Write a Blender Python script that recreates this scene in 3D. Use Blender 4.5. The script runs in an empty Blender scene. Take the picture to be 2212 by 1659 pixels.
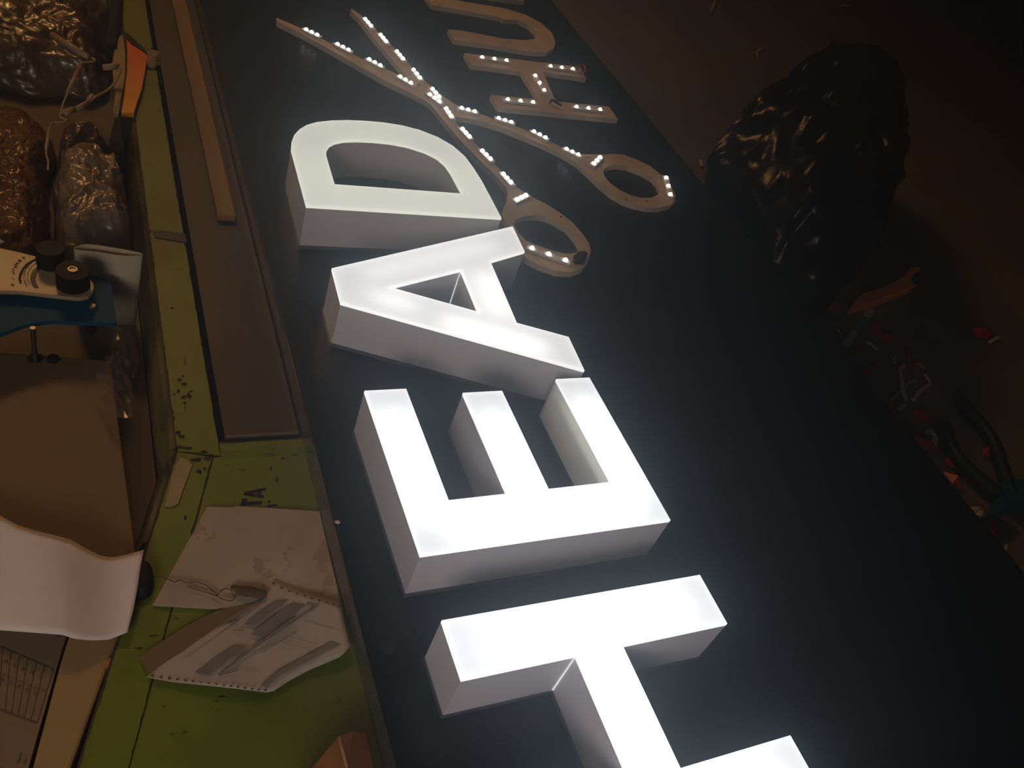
import bpy, bmesh, math, random
from mathutils import Vector, Matrix, noise
from mathutils.geometry import tessellate_polygon

random.seed(7)
C = bpy.context.scene.collection
sc = bpy.context.scene

# ------------------------------------------------------------------ camera
# rows: camera right, down, forward in the world (x across the sign panel, y along it, z up)
RC = ((0.8953322610531301, -0.3337401055531877, 0.29495369850653697),
      (-0.033167931123822825, -0.7103439125994706, -0.7030728370342322),
      (0.44416216707673717, 0.619700788910056, -0.6470632902271349))
FPX = 1881.25
CAM = Vector((0.0, 0.0, 0.7533347))
cam_d = bpy.data.cameras.new('camera')
cam_d.sensor_fit = 'HORIZONTAL'
cam_d.sensor_width = 36.0
cam_d.lens = FPX / 2212.0 * 36.0
cam_d.clip_start = 0.01
cam = bpy.data.objects.new('camera', cam_d)
C.objects.link(cam)
M = Matrix.Identity(4)
for i in range(3):
    M[i][0] = RC[0][i]; M[i][1] = -RC[1][i]; M[i][2] = -RC[2][i]; M[i][3] = CAM[i]
cam.matrix_world = M
sc.camera = cam

# ------------------------------------------------------------------ world, lamps, exposure
wd = bpy.data.worlds.new('world'); sc.world = wd
wd.use_nodes = True
wd.node_tree.nodes['Background'].inputs[0].default_value = (0.004, 0.0035, 0.003, 1)
wd.node_tree.nodes['Background'].inputs[1].default_value = 1.0
# haze added as lens glare: scatters the letters' light forward into a soft veil
_vs = wd.node_tree.nodes.new('ShaderNodeVolumeScatter')
_vs.inputs['Color'].default_value = (0.66, 0.82, 1.0, 1)
_vs.inputs['Density'].default_value = 0.54
_vs.inputs['Anisotropy'].default_value = 0.88
wd.node_tree.links.new(_vs.outputs[0], wd.node_tree.nodes['World Output'].inputs['Volume'])
sc.cycles.max_bounces = 6
sc.cycles.diffuse_bounces = 2
sc.cycles.glossy_bounces = 3
sc.cycles.transmission_bounces = 3
sc.cycles.transparent_max_bounces = 6
sc.cycles.volume_bounces = 0
sc.cycles.caustics_reflective = False
sc.cycles.caustics_refractive = False
sc.cycles.use_denoising = True
sc.cycles.use_adaptive_sampling = True
sc.cycles.adaptive_threshold = 0.05

def area_lamp(name, loc, target, sx, sy, power, col):
    l = bpy.data.lights.new(name, 'AREA'); l.shape = 'RECTANGLE'
    l.size = sx; l.size_y = sy; l.energy = power; l.color = col
    o = bpy.data.objects.new(name, l); C.objects.link(o)
    o.location = loc
    o.rotation_euler = (Vector(target) - Vector(loc)).to_track_quat('-Z', 'Y').to_euler()
    return o
area_lamp('warm_ceiling_lamp', (-0.25, 2.9, 2.3), (0.25, 1.2, 0.15), 0.5, 0.3, 30.0, (1.0, 0.64, 0.27))
area_lamp('cool_side_fill', (-0.75, -0.95, 0.98), (0.35, 0.35, 0.2), 0.6, 0.5, 11.5, (0.98, 0.93, 1.0))  # unseen fill lamp added to brighten the letters' side walls

sc.view_settings.view_transform = 'Standard'
sc.view_settings.look = 'None'
sc.view_settings.gamma = 1.0
sc.view_settings.exposure = 0.0
sc.view_settings.use_curve_mapping = False

# ------------------------------------------------------------------ levels
ZP = 0.200            # top of the black sign panel
ZB = 0.169            # top of the green bench
ZL = 0.124            # lower shelf left of the bench
DEP = 0.05333         # depth of the built-up letters
ZT = ZP + DEP
XL, XR = 0.17232, 0.85266

def bp(x, y, z):
    """the point at height z that the photograph shows at pixel x, y"""
    u = ((x - 1106.0) / FPX, (y - 829.5) / FPX, 1.0)
    d = Vector([sum(u[k] * RC[k][i] for k in range(3)) for i in range(3)])
    t = (z - CAM.z) / d.z
    return CAM + d * t
def bpl(pts, z, o=(0, 0), s=1.0):
    return [bp(o[0] + p[0] / s, o[1] + p[1] / s, z) for p in pts]

# ------------------------------------------------------------------ materials
MATS = {}
def _n(nt, t, **kw):
    n = nt.nodes.new(t)
    for k, v in kw.items(): setattr(n, k, v)
    return n
def mat(name, col, rough=0.6, metal=0.0, spec=0.5, var=0.0, vscale=20.0, bump=0.0, bscale=60.0, coat=0.0,
        speck=None, alpha=1.0, col2=None, vdetail=4.0, stretch=None, bdist=0.002):
    if name in MATS: return MATS[name]
    m = bpy.data.materials.new(name); m.use_nodes = True
    nt = m.node_tree; b = nt.nodes['Principled BSDF']
    b.inputs['Base Color'].default_value = (*col, 1)
    b.inputs['Roughness'].default_value = rough
    b.inputs['Metallic'].default_value = metal
    b.inputs['Specular IOR Level'].default_value = spec
    b.inputs['Coat Weight'].default_value = coat
    b.inputs['Coat Roughness'].default_value = 0.08
    b.inputs['Alpha'].default_value = alpha
    tc = _n(nt, 'ShaderNodeTexCoord')
    src = tc.outputs['Object']
    if stretch:
        mp = _n(nt, 'ShaderNodeMapping'); mp.inputs['Scale'].default_value = stretch
        nt.links.new(src, mp.inputs[0]); src = mp.outputs[0]
    out = None
    if var > 0 or col2:
        nz = _n(nt, 'ShaderNodeTexNoise'); nz.inputs['Scale'].default_value = vscale; nz.inputs['Detail'].default_value = vdetail
        nt.links.new(src, nz.inputs['Vector'])
        rp = _n(nt, 'ShaderNodeValToRGB')
        c2 = col2 if col2 else tuple(c * (1 - var) for c in col)
        rp.color_ramp.elements[0].color = (*c2, 1); rp.color_ramp.elements[0].position = 0.35
        rp.color_ramp.elements[1].color = (*col, 1); rp.color_ramp.elements[1].position = 0.62
        nt.links.new(nz.outputs['Fac'], rp.inputs[0]); out = rp.outputs[0]
    if speck:                                     # (colour, noise scale, threshold)
        for scol, sscale, thr in speck:
            nz = _n(nt, 'ShaderNodeTexNoise'); nz.inputs['Scale'].default_value = sscale; nz.inputs['Detail'].default_value = 6
            nz.inputs['Roughness'].default_value = 0.65
            nt.links.new(src, nz.inputs['Vector'])
            rp = _n(nt, 'ShaderNodeValToRGB')
            rp.color_ramp.elements[0].position = thr; rp.color_ramp.elements[0].color = (0, 0, 0, 1)
            rp.color_ramp.elements[1].position = thr + 0.012; rp.color_ramp.elements[1].color = (1, 1, 1, 1)
            nt.links.new(nz.outputs['Fac'], rp.inputs[0])
            mx = _n(nt, 'ShaderNodeMixRGB'); mx.inputs[2].default_value = (*scol, 1)
            if out: nt.links.new(out, mx.inputs[1])
            else: mx.inputs[1].default_value = (*col, 1)
            nt.links.new(rp.outputs[0], mx.inputs[0]); out = mx.outputs[0]
    if out: nt.links.new(out, b.inputs['Base Color'])
    if bump > 0:
        nz = _n(nt, 'ShaderNodeTexNoise'); nz.inputs['Scale'].default_value = bscale; nz.inputs['Detail'].default_value = 5
        nt.links.new(src, nz.inputs['Vector'])
        bm_ = _n(nt, 'ShaderNodeBump'); bm_.inputs['Strength'].default_value = bump; bm_.inputs['Distance'].default_value = bdist
        nt.links.new(nz.outputs['Fac'], bm_.inputs['Height']); nt.links.new(bm_.outputs[0], b.inputs['Normal'])
    MATS[name] = m
    return m
def emit(name, col, strength):
    if name in MATS: return MATS[name]
    m = bpy.data.materials.new(name); m.use_nodes = True; nt = m.node_tree
    nt.nodes.remove(nt.nodes['Principled BSDF'])
    e = _n(nt, 'ShaderNodeEmission'); e.inputs[0].default_value = (*col, 1); e.inputs[1].default_value = strength
    nt.links.new(e.outputs[0], nt.nodes['Material Output'].inputs[0])
    MATS[name] = m
    return m
def acrylic_face(name, col, strength, trans=0.8):
    """opal acrylic: carries the light of the LED strips behind it and glows evenly"""
    if name in MATS: return MATS[name]
    m = bpy.data.materials.new(name); m.use_nodes = True; nt = m.node_tree
    nt.nodes.remove(nt.nodes['Principled BSDF'])
    tr = _n(nt, 'ShaderNodeBsdfTranslucent'); tr.inputs[0].default_value = (col[0] * trans, col[1] * trans, col[2] * trans, 1)
    e = _n(nt, 'ShaderNodeEmission'); e.inputs[0].default_value = (*col, 1); e.inputs[1].default_value = strength
    a = _n(nt, 'ShaderNodeAddShader')
    nt.links.new(tr.outputs[0], a.inputs[0]); nt.links.new(e.outputs[0], a.inputs[1])
    nt.links.new(a.outputs[0], nt.nodes['Material Output'].inputs[0])
    MATS[name] = m
    return m
def translucent_white(name, col, fac):
    m = bpy.data.materials.new(name); m.use_nodes = True; nt = m.node_tree
    b = nt.nodes['Principled BSDF']; b.inputs['Base Color'].default_value = (*col, 1); b.inputs['Roughness'].default_value = 0.35
    tr = _n(nt, 'ShaderNodeBsdfTranslucent'); tr.inputs[0].default_value = (*col, 1)
    mx = _n(nt, 'ShaderNodeMixShader'); mx.inputs[0].default_value = fac
    nt.links.new(b.outputs[0], mx.inputs[1]); nt.links.new(tr.outputs[0], mx.inputs[2])
    nt.links.new(mx.outputs[0], nt.nodes['Material Output'].inputs[0])
    MATS[name] = m
    return m
def clear_film(name, tint, fac, rough, bump=0.0, bscale=60.0):
    m = bpy.data.materials.new(name); m.use_nodes = True; nt = m.node_tree
    nt.nodes.remove(nt.nodes['Principled BSDF'])
    t = _n(nt, 'ShaderNodeBsdfTransparent'); t.inputs[0].default_value = (*tint, 1)
    g = _n(nt, 'ShaderNodeBsdfGlossy'); g.inputs['Roughness'].default_value = rough; g.inputs[0].default_value = (1, 1, 1, 1)
    mx = _n(nt, 'ShaderNodeMixShader'); mx.inputs[0].default_value = fac
    nt.links.new(t.outputs[0], mx.inputs[1]); nt.links.new(g.outputs[0], mx.inputs[2])
    nt.links.new(mx.outputs[0], nt.nodes['Material Output'].inputs[0])
    if bump:
        nz = _n(nt, 'ShaderNodeTexNoise'); nz.inputs['Scale'].default_value = bscale; nz.inputs['Detail'].default_value = 3
        tc = _n(nt, 'ShaderNodeTexCoord'); nt.links.new(tc.outputs['Object'], nz.inputs['Vector'])
        b_ = _n(nt, 'ShaderNodeBump'); b_.inputs['Strength'].default_value = bump; b_.inputs['Distance'].default_value = 0.004
        nt.links.new(nz.outputs['Fac'], b_.inputs['Height']); nt.links.new(b_.outputs[0], g.inputs['Normal'])
    MATS[name] = m
    return m

m_panel = mat('black_panel', (0.006, 0.007, 0.009), rough=0.30, spec=0.4, bump=0.03, bscale=300)
m_panel_side = mat('black_panel_edge', (0.09, 0.075, 0.05), rough=0.22, spec=0.8)
m_floor = mat('dark_concrete', (0.235, 0.190, 0.105), rough=0.75, var=0.35, vscale=2.5, vdetail=8, bump=0.2, bscale=90,
              speck=[((0.10, 0.07, 0.04), 14, 0.66), ((0.26, 0.21, 0.15), 70, 0.76)])
m_wall = mat('workshop_wall', (0.16, 0.14, 0.11), rough=0.9, var=0.2, vscale=2)
m_ceiling = mat('workshop_ceiling', (0.25, 0.24, 0.22), rough=0.95, var=0.15, vscale=2)
m_return = mat('white_acrylic_return', (0.74, 0.75, 0.82), rough=0.38, spec=0.4)
m_clear = mat('smoked_clear_acrylic', (0.10, 0.11, 0.125), rough=0.06, spec=0.7)
m_plate = mat('routed_board', (0.78, 0.68, 0.55), rough=0.6, var=0.22, vscale=24, vdetail=6)
m_led_body = mat('led_module_body', (0.75, 0.73, 0.66), rough=0.4)
m_led = emit('led_lens', (0.93, 0.97, 1.0), 9.0)
m_green = mat('green_paint', (0.175, 0.235, 0.012), rough=0.42, var=0.25, vscale=9, vdetail=6, bump=0.08, bscale=200,
              speck=[((0.03, 0.026, 0.010), 34, 0.690), ((0.085, 0.085, 0.015), 60, 0.655)])
m_rust = mat('worn_brown_metal', (0.085, 0.058, 0.026), rough=0.7, var=0.6, vscale=40, vdetail=8, bump=0.3, bscale=120)
m_edge = mat('worn_edge_wood', (0.24, 0.195, 0.065), rough=0.6, var=0.8, vscale=26, vdetail=8, stretch=(4, 0.5, 1), bump=0.3, bscale=90)
m_brownplate = mat('brown_steel_sheet', (0.062, 0.043, 0.026), rough=0.45, var=0.25, vscale=12, vdetail=8,
                   speck=[((0.030, 0.020, 0.012), 30, 0.675)])
m_batten = mat('batten_wood', (0.33, 0.205, 0.055), rough=0.6, var=0.35, vscale=18, stretch=(4, 0.35, 4))
m_white_arm = mat('cream_enamel', (0.42, 0.33, 0.20), rough=0.35)
m_blue = mat('blue_enamel', (0.002, 0.075, 0.145), rough=0.6, spec=0.2)
m_black = mat('black_plastic', (0.010, 0.008, 0.007), rough=0.6, spec=0.25)
m_ink = mat('black_ink', (0.010, 0.011, 0.012), rough=0.7)
m_greyink = mat('grey_ink', (0.27, 0.25, 0.23), rough=0.8, var=0.2, vscale=80)
m_faintink = mat('faint_ink', (0.17, 0.125, 0.07), rough=0.8)
m_beige = mat('beige_machine_cover', (0.20, 0.135, 0.06), rough=0.55, var=0.15, vscale=5)
m_shelf = mat('grey_machine_base', (0.17, 0.13, 0.09), rough=0.6, var=0.4, vscale=14)
m_cream = mat('cream_frame_paint', (0.44, 0.31, 0.12), rough=0.45, var=0.12, vscale=10, speck=[((0.16, 0.10, 0.03), 60, 0.71)])
m_chart = mat('grey_chart_plate', (0.27, 0.20, 0.12), rough=0.5, var=0.1, vscale=8)
m_paper = mat('white_paper', (0.90, 0.81, 0.75), rough=0.8)
m_fanfold = mat('fanfold_paper', (0.54, 0.49, 0.41), rough=0.8, var=0.08, vscale=20)
m_tan = mat('tan_paper', (0.24, 0.18, 0.075), rough=0.8, var=0.15, vscale=15)
m_dirty = mat('dirty_white_board', (0.56, 0.47, 0.36), rough=0.6, var=0.22, vscale=14, vdetail=8,
              speck=[((0.30, 0.22, 0.14), 55, 0.655), ((0.40, 0.31, 0.21), 26, 0.60)])
m_tape = mat('masking_tape', (0.50, 0.38, 0.20), rough=0.7, var=0.12, vscale=40)
m_navy = mat('navy_tape', (0.025, 0.025, 0.06), rough=0.5)
m_metal = mat('bright_steel', (0.26, 0.23, 0.20), rough=0.42, metal=1.0)
m_bag = mat('black_bin_bag', (0.004, 0.004, 0.004), rough=0.25, spec=0.22, bump=0.3, bscale=60, bdist=0.004)
m_orange = mat('orange_plastic', (1.0, 0.36, 0.015), rough=0.5)
m_red = mat('red_vinyl', (0.50, 0.006, 0.012), rough=0.38)
m_white_scrap = mat('white_scrap', (0.75, 0.68, 0.62), rough=0.6)
m_teal = mat('teal_steel', (0.006, 0.12, 0.17), rough=0.35)
m_teal_dark = mat('dark_teal_grip', (0.003, 0.022, 0.024), rough=0.5)
m_ltblue = mat('light_blue_print', (0.09, 0.34, 0.46), rough=0.5)
m_woodblock = mat('orange_wood', (0.36, 0.17, 0.055), rough=0.45, var=0.25, vscale=18, stretch=(3, 0.4, 3))
m_bubble = mat('bubble_wrapped_brown', (0.24, 0.11, 0.035), rough=0.32, var=0.45, vscale=14, bump=1.0, bscale=230, coat=0.35, bdist=0.006)
m_wrap = mat('plastic_wrapped_mauve', (0.20, 0.135, 0.085), rough=0.3, var=0.5, vscale=9, bump=0.5, bscale=110, coat=0.5, bdist=0.004)
m_wrap2 = mat('clear_wrapped_tan', (0.34, 0.27, 0.185), rough=0.28, var=0.35, vscale=12, bump=0.5, bscale=130, coat=0.6, bdist=0.004)
m_wire = mat('ivory_cable', (0.50, 0.38, 0.24), rough=0.45)
m_hair = mat('thin_dark_wire', (0.05, 0.035, 0.02), rough=0.5)
m_cloth = mat('black_foam', (0.022, 0.015, 0.010), rough=0.9, bump=0.4, bscale=200)
m_lump = mat('plaster_lump', (0.33, 0.27, 0.15), rough=0.9, speck=[((0.05, 0.035, 0.015), 90, 0.58)])
m_film = mat('crumpled_clear_film', (0.42, 0.32, 0.21), rough=0.20, spec=1.0, alpha=0.26, coat=1.0)
m_loop = mat('white_plastic_sheet', (0.60, 0.54, 0.38), rough=0.5, var=0.15, vscale=8)
# orange to yellow print that runs along the sleeve
m_grad = bpy.data.materials.new('orange_yellow_print'); m_grad.use_nodes = True
_nt = m_grad.node_tree; _tc = _n(_nt, 'ShaderNodeTexCoord'); _sp = _n(_nt, 'ShaderNodeSeparateXYZ'); _rp = _n(_nt, 'ShaderNodeValToRGB')
_nt.links.new(_tc.outputs['Generated'], _sp.inputs[0]); _nt.links.new(_sp.outputs[1], _rp.inputs[0]); _nt.links.new(_rp.outputs[0], _nt.nodes['Principled BSDF'].inputs['Base Color'])
_rp.color_ramp.elements[0].color = (1.0, 0.48, 0.008, 1); _rp.color_ramp.elements[1].color = (0.95, 0.13, 0.012, 1)
_nt.nodes['Principled BSDF'].inputs['Roughness'].default_value = 0.35

# ------------------------------------------------------------------ mesh helpers
ORG = {}
def tag(o, label=None, cat=None, group=None, kind=None):
    if label: o['label'] = label
    if cat: o['category'] = cat
    if group: o['group'] = group
    if kind: o['kind'] = kind
    return o
def thing(name, label, cat, loc, group=None):
    o = bpy.data.objects.new(name, None); C.objects.link(o)
    o.location = loc; o.empty_display_size = 0.02
    tag(o, label, cat, group); ORG[o] = Vector(loc)
    return o
def obj(name, verts, faces, m, parent=None, smooth=False, org=None):
    vs = [Vector(v) for v in verts]
    if parent is not None: o0 = ORG[parent]
    elif org is not None: o0 = Vector(org)
    else:
        n = len(vs); o0 = Vector((sum(v.x for v in vs) / n, sum(v.y for v in vs) / n, min(v.z for v in vs)))
    me = bpy.data.meshes.new(name)
    me.from_pydata([v - o0 for v in vs], [], faces)
    bm = bmesh.new(); bm.from_mesh(me); bmesh.ops.recalc_face_normals(bm, faces=bm.faces); bm.to_mesh(me); bm.free()
    me.materials.append(m)
    if smooth: me.polygons.foreach_set('use_smooth', [True] * len(me.polygons))
    o = bpy.data.objects.new(name, me); C.objects.link(o)
    if parent is not None:
        o.parent = parent
    else: o.location = o0
    ORG[o] = o0
    return o
def xy(p): return (p[0], p[1])
def area2(l): return sum(l[i][0] * l[i - 1][1] - l[i - 1][0] * l[i][1] for i in range(len(l)))
def fill(loops):
    return tessellate_polygon([[Vector((p[0], p[1], 0)) for p in l] for l in loops])
def prism_data(loops, z0, z1, bottom=True, top=True):
    flat = [p for l in loops for p in l]; n = len(flat)
    verts = [(p[0], p[1], z0) for p in flat] + [(p[0], p[1], z1) for p in flat]
    faces = []; k = 0
    for l in loops:
        for i in range(len(l)):
            j = (i + 1) % len(l)
            faces.append((k + i, k + j, n + k + j, n + k + i))
        k += len(l)
    tri = fill(loops)
    if top: faces += [tuple(n + i for i in t) for t in tri]
    if bottom: faces += [tuple(t) for t in tri]
    return verts, faces
def prism(name, loops, z0, z1, m, parent=None, **kw):
    if not isinstance(loops[0][0], (tuple, list, Vector)): loops = [loops]
    v, f = prism_data(loops, z0, z1)
    return obj(name, v, f, m, parent, **kw)
def boxd(x0, x1, y0, y1, z0, z1):
    v = [(x, y, z) for z in (z0, z1) for y in (y0, y1) for x in (x0, x1)]
    f = [(0, 1, 3, 2), (4, 6, 7, 5), (0, 4, 5, 1), (2, 3, 7, 6), (0, 2, 6, 4), (1, 5, 7, 3)]
    return v, f
def box(name, x0, x1, y0, y1, z0, z1, m, parent=None, **kw):
    return obj(name, *boxd(x0, x1, y0, y1, z0, z1), m, parent, **kw)
def bevel(o, w=0.002, seg=2):
    b = o.modifiers.new('bevel', 'BEVEL'); b.width = w; b.segments = seg; b.limit_method = 'ANGLE'
    return o
def join_data(items):
    V, F = [], []
    for v, f in items:
        k = len(V); V += list(v); F += [tuple(i + k for i in t) for t in f]
    return V, F
def offset(loop, d):
    """shift every edge of a loop to its left by d (mitred)"""
    n = len(loop); out = []
    for i in range(n):
        p0, p1, p2 = Vector(xy(loop[i - 1])), Vector(xy(loop[i])), Vector(xy(loop[(i + 1) % n]))
        a = (p1 - p0).normalized(); b = (p2 - p1).normalized()
        na, nb = Vector((-a.y, a.x)), Vector((-b.y, b.x))
        m_ = na + nb
        if m_.length < 1e-6: m_ = na
        m_.normalize()
        c = max(0.35, m_.dot(na))
        out.append(tuple(p1 + m_ * (d / c)))
    return out
def ccw(l, want=True):
    l = [xy(p) for p in l]
    s = sum(l[i - 1][0] * l[i][1] - l[i][0] * l[i - 1][1] for i in range(len(l)))
    return l if (s > 0) == want else l[::-1]
def tube_data(pts, r, seg=8, closed=False):
    pts = [Vector(p) for p in pts]; n = len(pts); V, F = [], []
    rr = r if isinstance(r, (list, tuple)) else [r] * n
    for i, p in enumerate(pts):
        a = pts[max(i - 1, 0)]; b = pts[min(i + 1, n - 1)]
        t = (b - a).normalized()
        u = t.cross(Vector((0, 0, 1)))
        if u.length < 1e-3: u = t.cross(Vector((0, 1, 0)))
        u.normalize(); w = u.cross(t)
        for k in range(seg):
            q = 2 * math.pi * k / seg
            V.append(p + (u * math.cos(q) + w * math.sin(q)) * rr[i])
    for i in range(n - 1):
        for k in range(seg):
            l = (k + 1) % seg
            F.append((i * seg + k, i * seg + l, (i + 1) * seg + l, (i + 1) * seg + k))
    F.append(tuple(range(seg))[::-1]); F.append(tuple((n - 1) * seg + k for k in range(seg)))
    return V, F
def tube(name, pts, r, m, parent=None, seg=8, **kw):
    v, f = tube_data(pts, r, seg)
    return obj(name, v, f, m, parent, smooth=True, **kw)
def smooth_path(pts, k=6):
    pts = [Vector(p) for p in pts]; out = []
    for i in range(len(pts) - 1):
        p0 = pts[max(i - 1, 0)]; p1 = pts[i]; p2 = pts[i + 1]; p3 = pts[min(i + 2, len(pts) - 1)]
        for j in range(k):
            t = j / k
            out.append(0.5 * ((2 * p1) + (p2 - p0) * t + (2 * p0 - 5 * p1 + 4 * p2 - p3) * t * t + (3 * p1 - p0 - 3 * p2 + p3) * t ** 3))
    out.append(pts[-1]); return out
def smooth_loop(pts, k=3):
    pts = [Vector((p[0], p[1], 0)) for p in pts]; n = len(pts); out = []
    for i in range(n):
        p0, p1, p2, p3 = pts[i - 1], pts[i], pts[(i + 1) % n], pts[(i + 2) % n]
        for j in range(k):
            t = j / k
            out.append(xy(0.5 * ((2 * p1) + (p2 - p0) * t + (2 * p0 - 5 * p1 + 4 * p2 - p3) * t * t + (3 * p1 - p0 - 3 * p2 + p3) * t ** 3)))
    return out
def ragged(loop, step=0.006, amp=0.001):
    out = []; loop = [Vector(xy(p)) for p in loop]
    for i in range(len(loop)):
        a, b = loop[i], loop[(i + 1) % len(loop)]
        d = b - a; n = max(1, int(d.length / step)); nn = Vector((-d.y, d.x)).normalized() if d.length else Vector((0, 0))
        for k in range(n):
            q = a + d * (k / n)
            e = 0 if k == 0 else (random.random() ** 2.2) * amp * (1.0 if random.random() < .75 else 2.2)
            out.append(tuple(q + nn * e))
    return out
def lathe_data(prof, c, seg=24):
    """profile [(radius, z)] turned about a vertical axis through c"""
    V, F = [], []
    for r, z in prof:
        for k in range(seg):
            a = 2 * math.pi * k / seg
            V.append((c[0] + r * math.cos(a), c[1] + r * math.sin(a), c[2] + z))
    for i in range(len(prof) - 1):
        for k in range(seg):
            l = (k + 1) % seg
            F.append((i * seg + k, i * seg + l, (i + 1) * seg + l, (i + 1) * seg + k))
    F.append(tuple(range(seg))[::-1]); F.append(tuple((len(prof) - 1) * seg + k for k in range(seg)))
    return V, F
def lathe(name, prof, c, m, parent=None, seg=24, smooth=False):
    return obj(name, *lathe_data(prof, c, seg), m, parent, smooth=smooth)
def pillow(name, outline, z0, z1, m, parent=None, rings=9, power=2.4, rough=0.0, nscale=12.0, seed=0.0, sub=3, base=0.75, crease=0.0, cfreq=40.0):
    """a soft closed lump over an outline"""
    ol = smooth_loop(outline, sub); n = len(ol)
    if z0 == ZL: ol = [(min(p[0], 0.0545), p[1]) for p in ol]
    cx = sum(p[0] for p in ol) / n; cy = sum(p[1] for p in ol) / n
    V, F = [], []
    prof = [(base + (1 - base) * 0.3, 0.0)] if base < 1 else [(1.0, 0.0)]
    for k in range(rings):
        r = 1.0 - (k / rings) ** 1.25
        prof.append((r, (1 - r ** power)))
    prof[1] = (1.0, 0.18)
    for k in range(2, len(prof)): prof[k] = (prof[k][0], 0.18 + 0.82 * prof[k][1])
    for s, h in prof:
        for p in ol:
            q = Vector((cx + (p[0] - cx) * s, cy + (p[1] - cy) * s, z0 + (z1 - z0) * h))
            if rough and h > 0.1:
                nv = noise.noise_vector(Vector((q.x * nscale + seed, q.y * nscale, q.z * nscale)))
                if crease:
                    w_ = Vector((q.x + seed, q.y, q.z * 1.5))
                    cz = (0.5 - abs(noise.noise(w_ * cfreq)) * 2.0) * crease + (0.5 - abs(noise.noise(w_ * cfreq * 2.7)) * 2.0) * crease * 0.45
                    q = q + Vector(((q.x - cx) * 2.0, (q.y - cy) * 2.0, 0.6)).normalized() * cz
                q = q + nv * rough
                if z0 == ZL: q.x = min(q.x, 0.0545)
                q.z = max(q.z, z0)
            V.append(q)
    for i in range(len(prof) - 1):
        for k in range(n):
            l = (k + 1) % n
            F.append((i * n + k, i * n + l, (i + 1) * n + l, (i + 1) * n + k))
    c = len(V); top = (len(prof) - 1) * n
    V.append((cx, cy, z1)); F += [(top + k, top + (k + 1) % n, c) for k in range(n)]
    F.append(tuple(range(n))[::-1])
    return obj(name, V, F, m, parent, smooth=True)
def shard(name, pts, z, lift, m, label=None, cat=None, group=None, th=0.0015):
    """a small bent scrap: outline on the ground, middle lifted"""
    P = [bp(p[0], p[1], z) for p in pts]; n = len(P)
    c = sum(P, Vector()) / n
    V = [Vector((p.x, p.y, z + random.random() * lift * .35)) for p in P] + [Vector((c.x, c.y, z + lift))]
    V += [v + Vector((0, 0, th)) for v in V]
    F = []
    for i in range(n):
        j = (i + 1) % n
        F += [(i, j, n), (n + 1 + j, n + 1 + i, 2 * n + 1), (i, j, n + 1 + j, n + 1 + i)]
    o = obj(name, V, F, m)
    return tag(o, label, cat, group)
def coons(name, top, bot, left, right, m, parent=None, nu=24, nv=14, th=0.0006, smooth=True):
    """a sheet between four edge polylines (3-D points)"""
    def samp(pl, t):
        L = [0]
        for i in range(1, len(pl)): L.append(L[-1] + (pl[i] - pl[i - 1]).length)
        d = t * L[-1]
        for i in range(1, len(pl)):
            if d <= L[i] or i == len(pl) - 1:
                k = (d - L[i - 1]) / max(1e-9, L[i] - L[i - 1]); return pl[i - 1].lerp(pl[i], k)
    V = []; c00, c10, c01, c11 = top[0], top[-1], bot[0], bot[-1]
    for b in range(nv + 1):
        v = b / nv
        for a in range(nu + 1):
            u = a / nu
            p = (1 - v) * samp(top, u) + v * samp(bot, u) + (1 - u) * samp(left, v) + u * samp(right, v) \
                - ((1 - u) * (1 - v) * c00 + u * (1 - v) * c10 + (1 - u) * v * c01 + u * v * c11)
            V.append(p)
    n = len(V); w = nu + 1
    V = V + [p - Vector((0, 0, th)) for p in V]
    F = []
    for b in range(nv):
        for a in range(nu):
            i = b * w + a
            F.append((i, i + 1, i + w + 1, i + w)); F.append((n + i, n + i + w, n + i + w + 1, n + i + 1))
    for a in range(nu):
        for b in (0, nv):
            i = b * w + a; F.append((i, i + 1, n + i + 1, n + i))
    for b in range(nv):
        for a in (0, nu):
            i = b * w + a; F.append((i, i + w, n + i + w, n + i))
    return obj(name, V, F, m, parent, smooth=smooth)
def text_data(s, size, m3):
    cu = bpy.data.curves.new('t', 'FONT'); cu.body = s; cu.size = size; cu.align_x = 'CENTER'; cu.align_y = 'CENTER'; cu.resolution_u = 3
    o = bpy.data.objects.new('t', cu); C.objects.link(o)
    dg = bpy.context.evaluated_depsgraph_get()
    me = bpy.data.meshes.new_from_object(o.evaluated_get(dg))
    V = [m3 @ v.co for v in me.vertices]; F = [tuple(p.vertices) for p in me.polygons]
    bpy.data.objects.remove(o); bpy.data.curves.remove(cu); bpy.data.meshes.remove(me)
    return V, F

# ================================================================== the room
tag(box('floor', -3.0, 6.5, -2.5, 6.0, -0.05, 0.0, m_floor), kind='structure')
tag(box('wall_back', -3.0, 6.5, 6.0, 6.1, 0.0, 2.9, m_wall), kind='structure')
tag(box('wall_front', -3.0, 6.5, -2.6, -2.5, 0.0, 2.9, m_wall), kind='structure')
tag(box('wall_left', -3.1, -3.0, -2.6, 6.1, 0.0, 2.9, m_wall), kind='structure')
tag(box('wall_right', 6.5, 6.6, -2.6, 6.1, 0.0, 2.9, m_wall), kind='structure')
tag(box('ceiling', -3.1, 6.6, -2.6, 6.1, 2.9, 3.0, m_ceiling), kind='structure')

# ================================================================== green bench
A0 = (0.0690, 0.4990)                       # corner where the straight rail meets the slanting one
def chamf(y, off=0.0): return A0[0] + (y - A0[1]) * 0.317 + off
YE, YF = -0.30, 1.95
bench = thing('workbench', 'low green painted metal bench with chipped edges under the black panel', 'workbench', (0.45, 0.8, 0))
prism('frame', [(A0[0], YF), A0, (chamf(YE), YE), (0.80, YE), (0.80, YF)], ZB - 0.042, ZB - 0.0010, m_rust, bench)
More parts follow.
